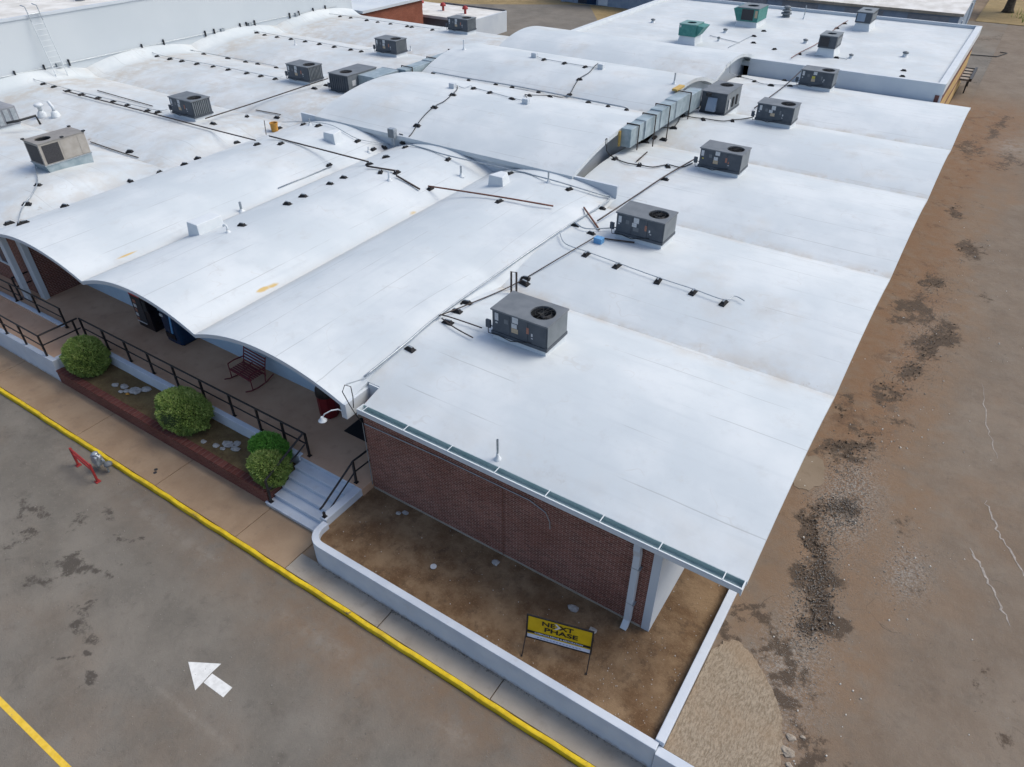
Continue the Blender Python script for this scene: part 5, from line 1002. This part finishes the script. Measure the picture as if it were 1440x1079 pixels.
# dark machine cut off by the left picture edge and its pipe
t = thing('rooftop_unit', 'grey green machine cut off by the left picture edge', 'rooftop unit', (-42.75,16.7,4.35), GR)
m = MB(); m.box(-.9,.55,-.6,.9,.05,.95); loc(m, 'cabinet', 'grey_block', bevel=.03)
for k in range(4):
    m = MB(); m.box(.551,.58,-.5+k*.36,-.26+k*.36,.15,.85); loc(m, 'rib', 'galv')
m = MB(); m.box(-.9,.5,-.55,.85,-.3,.05); loc(m, 'curb', 'white_flash')
m = MB(); m.tube([(-41.2,16.5,4.85),(-40.9,16.95,4.9),(-41.0,17.87,4.9),(-41.0,17.95,4.45)], .06, 8); tag(m.build('drain_pipe', 'dark', None, smooth=True, origin='base'), 'thick black pipe running from the left edge machine to the fat white vents', 'pipe')

# ================================================================ PORCH FURNITURE
def shrub(label, cx, cy, z0, lobes, n, mats, seed):
    t = thing('shrub', label, 'shrub', (cx,cy,z0), 'clipped round shrubs')
    rg = np.random.default_rng(seed)
    for li, (ox, oy, oz, rx, ry, rz) in enumerate(lobes):
        m = MB(); prof = [(.02,-.78*rz),(.45*rx,-.7*rz),(.74*rx,-.3*rz),(.8*rx,.05*rz),(.7*rx,.4*rz),(.42*rx,.68*rz),(.02,.8*rz)]
        m.lathe(ox, oy, [(r,z+oz) for r,z in prof], 18); o = m.build('inner_mass', 'leaf_core', None, smooth=True); o.parent = t
        u = rg.normal(size=(n,3)); u /= np.linalg.norm(u, axis=1)[:,None]; u = u[u[:,2] > -.75]
        th = np.arctan2(u[:,1], u[:,0]); ph = np.arcsin(np.clip(u[:,2],-1,1))
        lump = .86+.30*fbm(u[:,0]*1.3+20, u[:,1]*1.3+u[:,2]*1.7+20, 2.0, 3, seed)+.07*(vnoise(u[:,0]*5+9, u[:,1]*5+u[:,2]*5+9, 2, seed)-.5)
        rad = lump*(1-.16*rg.random(len(u))**2); rad[rg.random(len(u)) < .03] *= 1.05
        C = u*rad[:,None]*np.array([rx,ry,rz])+np.array([ox,oy,oz])
        C = C[:]; k = len(C); tone = np.clip(.38*rg.random(k)+1.1*(fbm(th*3+9, ph*3+9, 2.6, 3, seed+3)-.22)+.15*u[:,2], 0, 1)
        # leaf sprays: two triangles each, loosely pointing outward and up
        d = u+rg.normal(size=(k,3))*.55+np.array([0,0,.35]); d /= np.linalg.norm(d,axis=1)[:,None]
        s = np.cross(d, rg.normal(size=(k,3))); s /= np.linalg.norm(s,axis=1)[:,None]
        ln = rg.uniform(.04,.09,k)[:,None]; wd_ = rg.uniform(.008,.016,k)[:,None]
        v = np.stack([C-s*wd_, C+s*wd_, C+d*ln+s*wd_*.5, C+d*ln-s*wd_*.5], 1).reshape(-1,3)
        me = bpy.data.meshes.new('foliage'); me.vertices.add(len(v)); me.vertices.foreach_set('co', v.ravel())
        me.loops.add(k*4); me.loops.foreach_set('vertex_index', np.arange(k*4)); me.polygons.add(k); me.polygons.foreach_set('loop_start', np.arange(k)*4); me.polygons.foreach_set('loop_total', np.full(k,4)); me.update(); me.validate()
        me.materials.append(M[mats[li]]); o = bpy.data.objects.new('foliage', me); COL.objects.link(o); o.parent = t
        attr(o, 'tone', np.repeat(tone, 4))
    m = MB(); m.lathe(0,0,[(.08,-.05),(.06,.4)],8); o = m.build('stem', 'bark', None); o.parent = t
shrub('round clipped green shrub at the left end of the planter', -24.55, 9.2, .62, [(0,0,.56,.80,.68,.70)], 22000, ['leaf'], 1)
shrub('wide round clipped green shrub in the middle of the planter', -18.95, 9.2, .62, [(0,0,.58,.98,.72,.72)], 27000, ['leaf'], 2)
shrub('double shrub by the steps, dark green behind bright green', -14.85, 9.2, .62, [(-.24,.24,.52,.66,.46,.60),(.2,-.2,.42,.62,.52,.56)], 17000, ['leaf_dark','leaf'], 3)
# rocking bench
t = thing('rocking_bench', 'dark red metal rocking bench on the porch', 'bench', (-18.62,11.6,D), None, R(-4))
def locb(b, name, mat='maroon', **k):
    o = b.build(name, mat, None, **k); o.parent = t; return o
for k in range(6):
    m = MB(); m.box(-.58,.58,-.26+k*.09,-.2+k*.09,.41+.004*k,.43+.004*k); locb(m, 'seat_slat')
for k in range(5):
    z = .50+k*.105; y = .30+.035*k; m = MB(); m.box(-.58,.58,y,y+.018,z,z+.055); locb(m, 'back_slat')
for s in (-1, 1):
    x = .6*s
    m = MB(); m.tube([(x,.30,.30),(x,.34,.55),(x,.47,1.0)], .022, 6); locb(m, 'back_post')
    m = MB(); m.tube([(x,-.28,.08),(x,-.28,.64)], .02, 6); m.tube([(x,.25,.1),(x,.31,.45)], .02, 6); locb(m, 'leg')
    m = MB(); m.tube([(x,-.28,.64),(x,.0,.67),(x,.36,.62)], .024, 6); locb(m, 'arm')
    m = MB(); m.tube([(x,-.55,.13),(x,-.35,.05),(x,-.05,.02),(x,.3,.06),(x,.62,.2)], .022, 6); locb(m, 'rocker')
m = MB(); m.box(-.6,.6,-.29,-.26,.38,.43); m.box(-.6,.6,.27,.30,.38,.43); locb(m, 'seat_rail')
# vending machines
t = thing('vending_machine', 'black drinks vending machine with a red topped picture front', 'vending machine', (-24.55,12.1,D), 'drink machines on the porch')
m = MB(); m.box(-.5,.5,-.4,.28,.04,1.83); locb(m, 'cabinet', 'vend_black', bevel=.02)
m = MB(); m.box(-.48,.16,-.43,-.401,1.45,1.8); locb(m, 'red_panel', 'vend_red')
m = MB(); m.box(-.44,.0,-.438,-.431,1.55,1.66); locb(m, 'white_mark', 'vend_white')
m = MB(); m.box(-.48,.16,-.42,-.401,.25,1.44); locb(m, 'picture_panel', 'coil')
for k in range(5):
    m = MB(); m.box(-.44+.02*k,-.30+.03*k,-.43,-.421,.32+.2*k,.46+.2*k); locb(m, 'picture_patch', 'vend_white' if k % 2 else 'sticker_red')
m = MB(); m.box(-.46,.12,-.44,-.421,.27,.30); locb(m, 'trim', 'vend_white')
m = MB(); m.box(.22,.44,-.42,-.401,.9,1.35); locb(m, 'coin_panel', 'dark')
m = MB(); m.box(-.46,.46,-.36,.24,.0,.04); locb(m, 'plinth', 'dark')
t = thing('vending_machine', 'dark blue drinks vending machine with rows of selection buttons', 'vending machine', (-22.82,12.1,D), 'drink machines on the porch')
m = MB(); m.prism([(-.46,-.36),(-.40,-.44),(0,-.47),(.40,-.44),(.46,-.36),(.46,.28),(-.46,.28)], 'z', .04, 1.83); locb(m, 'cabinet', 'vend_blue', bevel=.02)
for r_ in range(2):
    for k in range(4):
        m = MB(); m.box(-.40+k*.1,-.34+k*.1,-.475,-.455,1.35+r_*.2,1.48+r_*.2); locb(m, 'button', 'vend_light')
m = MB(); m.box(-.36,-.2,-.485,-.46,1.12,1.22); locb(m, 'display', 'vend_white')
m = MB(); m.box(-.35,.2,-.48,-.45,.22,.45); locb(m, 'flap', 'vend_black')
m = MB(); m.hexa([(.05,-.482,.5),(.14,-.482,.5),(.14,-.46,.5),(.05,-.46,.5),(.28,-.474,1.7),(.36,-.474,1.7),(.36,-.45,1.7),(.28,-.45,1.7)]); locb(m, 'swoosh', 'blue_box')
m = MB(); m.box(-.44,.44,-.36,.24,.0,.04); locb(m, 'plinth', 'dark')
t = thing('litter_bin', 'dark red litter bin with black dome lid under the eave corner', 'bin', (-14.95,11.85,D))
m = MB(); m.lathe(0,0,[(.30,0),(.33,.05),(.34,.85),(.35,.87)],8); locb(m, 'body', 'bin_red', bevel=.02)
m = MB(); m.lathe(0,0,[(.355,.871),(.355,.92),(.33,1.1),(.24,1.28),(.08,1.36)],16); locb(m, 'lid', 'black_paint', smooth=True)
m = MB(); m.box(-13.95,-12.75,11.45,12.25,D+.002,D+.018); tag(m.build('doormat', 'mat_black', None, bevel=.004, origin='base'), 'black doormat on the porch near the brick corner', 'doormat')

# ================================================================ SIGN, BARRIER
t = thing('yard_sign', 'yellow framed yard sign with black lettering standing in the soil bed', 'sign', (-4.34,8.62,.76), None, R(15.8))
def lean(z): return (z-.3)*.13
m = MB()
def fr(x0, x1, z0, z1):
    m.hexa([(x0,lean(z0)-.014,z0),(x1,lean(z0)-.014,z0),(x1,lean(z0)+.014,z0),(x0,lean(z0)+.014,z0),(x0,lean(z1)-.014,z1),(x1,lean(z1)-.014,z1),(x1,lean(z1)+.014,z1),(x0,lean(z1)+.014,z1)])
for a in ((-.80,-.765,.24,1.0),(.765,.80,.24,1.0),(-.765,.765,.965,1.0),(-.765,.765,.24,.275)): fr(*a)
locb(m, 'frame', 'black_paint')
def pan(z0, z1, d): 
    b = MB(); b.hexa([(-.76,lean(z0)-d,z0),(.76,lean(z0)-d,z0),(.76,lean(z0)-d+.004,z0),(-.76,lean(z0)-d+.004,z0),(-.76,lean(z1)-d,z1),(.76,lean(z1)-d,z1),(.76,lean(z1)-d+.004,z1),(-.76,lean(z1)-d+.004,z1)]); return b
locb(pan(.276,.964,.004), 'board', 'sign_yellow'); locb(pan(.278,.385,.0095), 'white_strip', 'sign_white'); locb(pan(.425,.50,.0095), 'black_band', 'sign_black')
for x in (-.78, .78):
    b = MB(); b.tube([(x,-.36,0),(x,-.02,.42),(x,.06,.8)], .013, 6); b.tube([(x-.02,-.38,.01),(x+.02,-.38,.01)], .02, 6); locb(b, 'front_leg', 'black_paint')
    b = MB(); b.tube([(x,.5,0),(x,.1,.75)], .013, 6); locb(b, 'back_leg', 'black_paint')
def text(s, name, x, z, size, sx, mat, d=.0125):
    cu = bpy.data.curves.new(name, 'FONT'); cu.body = s; cu.size = size; cu.extrude = .001; cu.align_x = 'CENTER'; cu.offset = .004 if size > .1 else .0012
    to = bpy.data.objects.new(name, cu); COL.objects.link(to); bpy.context.view_layer.update()
    me = bpy.data.meshes.new_from_object(to.evaluated_get(bpy.context.evaluated_depsgraph_get())); bpy.data.objects.remove(to)
    o = bpy.data.objects.new(name, me); COL.objects.link(o); me.materials.clear(); me.materials.append(M[mat]); o.parent = t
    o.location = (x, lean(z)-d, z); o.rotation_euler = (R(90)-math.atan(.13), 0, 0); o.scale = (sx, 1, 1)
text('NE', 'lettering', -.27, .765, .19, 1.35, 'sign_black'); text('XT', 'lettering', .16, .765, .19, 1.35, 'sign_black'); text('PHASE', 'lettering', .04, .585, .19, 1.5, 'sign_black')
text('COMPLETE REPAIR & RESTORATION', 'small_lettering', 0, .442, .06, 1.2, 'sign_white')
b = MB(); z0, z1 = .72, .93
b.add([(-.13,lean(z1)-.018,z1),(-.07,lean(z1)-.018,z1),(.03,lean(.835)-.018,.835),(-.07,lean(.75)-.018,.75),(-.13,lean(.75)-.018,.75),(-.04,lean(.835)-.018,.835)], [(0,1,2,5),(5,2,3,4)]); locb(b, 'chevron', 'vend_white')
for k in range(14):
    b = MB(); x = -.52+k*.078; b.box(x,x+.05,lean(.33)-.0135,lean(.33)-.0105,.32,.34); locb(b, 'print_line', 'sign_blue')
t = thing('barrier', 'red metal crash barrier with two posts at the kerb', 'barrier', (-20.3,6.24,0), None, R(-4.2))
for x in (-.61, .61):
    m = MB(); m.box(x-.034,x+.034,-.034,.034,0,.76); m.box(x-.08,x+.08,-.08,.08,0,.03); locb(m, 'post', 'red_paint', bevel=.01)
m = MB(); m.tube([(-.6,0,.70),(.6,0,.70)], .034, 8); locb(m, 'rail', 'red_paint'); m = MB(); m.tube([(-.6,0,.50),(.6,0,.50)], .034, 8); locb(m, 'rail', 'red_paint')
t = thing('gas_meter', 'grey gas meter tucked between the red barrier and yellow kerb', 'meter', (-20.05,6.6,0))
m = MB(); m.box(-.24,.12,-.14,.14,.28,.62,.03); locb(m, 'meter_body', 'galv', bevel=.03)
m = MB(); m.lathe(-.06,0,[(.1,.62),(.1,.70),(.04,.72)],14); locb(m, 'dial', 'galv', smooth=True)
m = MB(); m.tube([(-.2,0,0),(-.2,0,.3)], .03, 8); m.tube([(.12,.05,.5),(.26,.05,.5),(.26,.05,.02)], .03, 8); locb(m, 'pipes', 'galv')
m = MB(); m.lathe(.3,.1,[(.13,.3),(.13,.36),(.05,.42)],14); locb(m, 'regulator', 'rtu_lid', smooth=True)
m = MB(); m.box(.0,.2,-.02,.02,.63,.66); locb(m, 'pipe_cap', 'white_flash')
# plain bollard feet marks on sidewalk: two small floor drains
for i, (x, y) in enumerate([(-18.5,7.48),(-18.4,7.38)]):
    m = MB(); m.lathe(x,y,[(.06,.119),(.06,.124),(.02,.125)],12); tag(m.build('floor_cap', 'dark', None, origin='base'), ('farther' if i == 0 else 'nearer')+' of two small dark caps in the tan sidewalk', 'drain cap', 'dark sidewalk caps')

# ================================================================ STONES, RUBBLE, GRAVEL
def rock(name, label, cat, x, y, z, s, mat, group, seed, flat=.5):
    rg = np.random.default_rng(seed); m = MB(); n = 8
    prof = [(.25,-.25),(.9,-.1),(1.0,.2),(.62,.5),(.1,.58)]
    vs = []
    for r, zz in prof:
        for k in range(n):
            a = 2*math.pi*k/n; q = rg.uniform(.72,1.15); vs.append((x+s*r*q*math.cos(a)*1.15, y+s*r*q*math.sin(a)*.85, z+s*flat*zz*rg.uniform(.8,1.2)))
    fs = [(i*n+k, i*n+(k+1)%n, (i+1)*n+(k+1)%n, (i+1)*n+k) for i in range(len(prof)-1) for k in range(n)]+[tuple(range(n-1,-1,-1)), tuple(range(4*n,5*n))]
    m.add(vs, fs); tag(m.build(name, mat, None, origin='base'), label, cat, group)
st1 = [(-22.55,9.22,.17),(-22.25,9.12,.12),(-22.0,9.3,.24),(-21.75,9.55,.2),(-22.9,9.1,.13),(-22.4,8.98,.1)]
st2 = [(-16.95,9.25,.2),(-16.75,9.42,.14),(-16.95,9.0,.09),(-17.25,8.98,.12),(-17.75,8.88,.105),(-16.6,9.2,.16)]
RANK = ['largest','second largest','third largest','fourth largest','fifth largest','sixth largest','seventh largest','eighth largest','ninth largest','smallest']
def rank(L, s): return RANK[sorted([q[2] for q in L], reverse=True).index(s)]
for i, (x, y, s) in enumerate(st1): rock('stone', rank(st1, s)+' pale stone in the heap between left and middle shrubs', 'stone', x, y, .64, s, 'stone', 'stones between left and middle shrubs', 40+i)
for i, (x, y, s) in enumerate(st2): rock('stone', rank(st2, s)+' pale stone in the heap between middle and double shrubs', 'stone', x, y, .64, s, 'stone', 'stones between middle and double shrubs', 60+i)
rock('stone', 'small orange stone among the pale heap between left and middle shrubs', 'stone', -22.05, 9.02, .66, .07, 'orange', None, 99)
m = MB(); m.lathe(-8.35,8.95,[(.085,.755),(.085,.772),(.03,.774)],16); tag(m.build('lid_disc', 'sticker', None, origin='base'), 'round white lid lying on the soil bed', 'lid')
for i, (x, y, s, lab) in enumerate([(-10.2,10.0,.09,'small pale rock at the wall base near the steps'),(-10.35,9.88,.08,'smaller pale rock in front of the wall base near the steps'),(-7.05,9.95,.12,'small rock at the wall base under the middle weep hole'),(-4.6,9.85,.13,'pale rock at the wall base behind the yellow sign'),(-3.9,9.55,.1,'white rock scrap between the sign and the downpipe')]):
    rock('rock', lab, 'rock', x, y, .77, s, 'stone', 'rocks in the soil bed', 200+i)
for x, y in ((-10.1,10.2),(-7.0,10.18),(-4.55,10.12)):
    pass
rub = [(.88,9.55,.10),(.92,9.2,.14),(.98,8.72,.12),(.98,8.5,.085),(1.12,8.3,.095),(1.0,8.1,.07),(1.02,8.95,.075),(1.25,8.6,.06),(1.1,9.7,.055),(1.22,8.05,.105)]
for i, (x, y, s) in enumerate(rub): rock('rubble_stone', rank(rub, s)+' broken concrete lump beside the rough concrete patch', 'rubble', x, y, .81, s, 'rubble', 'rubble along the concrete patch', 300+i, .6)
# rough concrete patch, thrown by hand: uneven outline
rg = np.random.default_rng(5); out = []
ctrl = [(-1.30,7.84),(1.2,7.84),(.86,8.6),(.80,9.3),(.55,10.0),(.05,10.6),(-.45,11.0),(-.85,11.2),(-1.1,11.0),(-1.28,10.6)]
for i in range(len(ctrl)):
    a, b = ctrl[i], ctrl[(i+1) % len(ctrl)]; k = 8
    for j in range(k): out.append((a[0]+(b[0]-a[0])*j/k+(rg.uniform(-.045,.045) if i < 9 and i > 0 else 0), a[1]+(b[1]-a[1])*j/k+(rg.uniform(-.025,.025) if i < 9 and i > 0 else 0)))
m = MB(); m.prism(out, 'z', .74, .83); o = m.build('concrete_patch', 'apron_rough', None, bevel=.012); struct(o)
pts = [(max(-1.29, -1.0+.52*math.cos(t)*rg.uniform(.86,1.1)), 17.95+.85*math.sin(t)*rg.uniform(.88,1.1)) for t in np.linspace(0, 2*math.pi, 44)[:-1]]
m = MB(); m.prism(pts, 'z', .74, .812); struct(m.build('concrete_splash', 'apron_conc', None))
def scatter(name, mat, n, fn, smin, smax, seed):
    rg = np.random.default_rng(seed); V = []; F = []
    for i in range(n):
        q = fn(rg)
        if q is None: continue
        x, y, z = q; s = rg.uniform(smin, smax)*(1 if rg.random() < .9 else 1.6); a = rg.uniform(0, 6.28); k = len(V)
        for j in range(4): V.append((x+s*math.cos(a+j*1.57)*rg.uniform(.6,1.1), y+s*math.sin(a+j*1.57)*rg.uniform(.6,1.1), z-.006))
        for j in range(4): V.append((x+.6*s*math.cos(a+j*1.57+.3), y+.6*s*math.sin(a+j*1.57+.3), z+s*rg.uniform(.5,.9)))
        F += [(k+4,k+5,k+6,k+7)]+[(k+j,k+(j+1)%4,k+4+(j+1)%4,k+4+j) for j in range(4)]
    b = MB(); b.v = V; b.f = F; o = b.build(name, mat, None); stuff(o); return o
def in_bed(rg):
    x = rg.uniform(-11.5,-1.6); y = rg.uniform(7.9,10.25 if x < -2.7 else 13)
    if rg.random() > (.14+.86*(x > -3.2)): return None
    return (x, y, .757)
scatter('bed_pebbles', 'pebble', 620, in_bed, .005, .017, 11)
def in_yard(rg):
    k = rg.random()
    if k < .35: x, y = rg.normal(.3,.45), rg.normal(17.3,1.3)
    elif k < .5: x, y = rg.normal(.35,.4), rg.normal(13.5,1.2)
    elif k < .65: x, y = rg.normal(.6,.4), rg.normal(11,1.4)
    elif k < .75: x, y = rg.normal(2.2,.4), rg.normal(15.6,.8)
    elif k < .9: x, y = rg.normal(.7,.6), rg.normal(28,4)
    else: x, y = rg.uniform(-1.2,5.5), rg.uniform(8,45)
    return (x, y, .795) if x > -1.25 and y > 7.9 else None
scatter('yard_gravel', 'gravel', 9000, in_yard, .006, .02, 12)
def in_dark(rg):
    bx, by, r, ry, a = ydark[int(rg.integers(0, 17))]; x, y = bx+rg.normal()*r*.6, by+rg.normal()*ry*.6
    return (x, y, .79) if x > -1.2 and float(blobs(ydark, .75)(np.array([x]), np.array([y]))[0]) > .35 else None
scatter('yard_clods', 'clod', 1100, in_dark, .01, .036, 21)
def white_bits(rg):
    return (rg.uniform(-1.1,5), rg.uniform(8,40), .802) if rg.random() < .5 else (rg.normal(1.3,.8), rg.normal(19,6), .802)
scatter('yard_litter', 'pebble', 160, lambda r: (lambda p: p if p[0] > -1.2 and p[1] > 8 else None)(white_bits(r)), .012, .035, 13)
scatter('lot_grit', 'gravel', 2600, lambda r: (r.uniform(-30,0), r.uniform(.2,6.8), .002), .006, .016, 14)
# dirt drift ragged along the foot of the retaining wall
scatter('wall_foot_grit', 'gravel', 700, lambda r: (r.uniform(-11.4,1), 7.63-abs(r.normal(0,.03)), .12), .008, .022, 15)

# tree at the far right edge
t = thing('far_tree', 'dark tree trunk on the grass at the far right edge', 'tree', (-2.0,105.5,.8))
m = MB(); m.lathe(0,0,[(.75,-.1),(.5,.4),(.4,1.5),(.34,3.2),(.2,5.5)],12); locb(m, 'trunk', 'bark', smooth=True)
m = MB()
for a, l in ((.3,2.6),(1.7,2.2),(2.9,2.8),(4.2,2.4),(5.4,2.2)): m.tube([(0,0,3.0),(math.cos(a)*l*.5,math.sin(a)*l*.5,4.6),(math.cos(a)*l,math.sin(a)*l,6.2)], .12, 7)
locb(m, 'limbs', 'bark')
rg = np.random.default_rng(77); k = 5000
C = rg.normal(size=(k,3)); C /= np.linalg.norm(C,axis=1)[:,None]; C *= (rg.random(k)**.4)[:,None]*np.array([3.6,3.6,2.4]); C += np.array([0,0,6.6])
keep = fbm(C[:,0]+30, C[:,1]+C[:,2]+30, .8, 3, 4) > .42; C = C[keep]; k = len(C)
d = rg.normal(size=(k,3)); d /= np.linalg.norm(d,axis=1)[:,None]; s = np.cross(d, rg.normal(size=(k,3))); s /= np.linalg.norm(s,axis=1)[:,None]
v = np.stack([C-s*.1, C+d*.12, C+s*.1, C-d*.12], 1).reshape(-1,3)
b = MB(); b.v = [tuple(q) for q in v.tolist()]; b.f = [(4*i,4*i+1,4*i+2,4*i+3) for i in range(k)]; o = locb(b, 'crown', 'leaf_dark'); attr(o, 'tone', np.repeat(rg.random(k), 4))
rg = np.random.default_rng(78); b = MB()
for i in range(1600):
    x, y = rg.normal(3.2,1.6), rg.normal(104,2.2); h = rg.uniform(.3,.9); a = rg.uniform(0,6.28); b.add([(x-.05*math.cos(a),y-.05*math.sin(a),.84),(x+.05*math.cos(a),y+.05*math.sin(a),.84),(x+rg.normal(0,.15),y+rg.normal(0,.15),.84+h)], [(0,1,2)])
o = b.build('weeds', 'leaf', None); stuff(o); attr(o, 'tone', np.tile([.3,.3,.8], 1600))
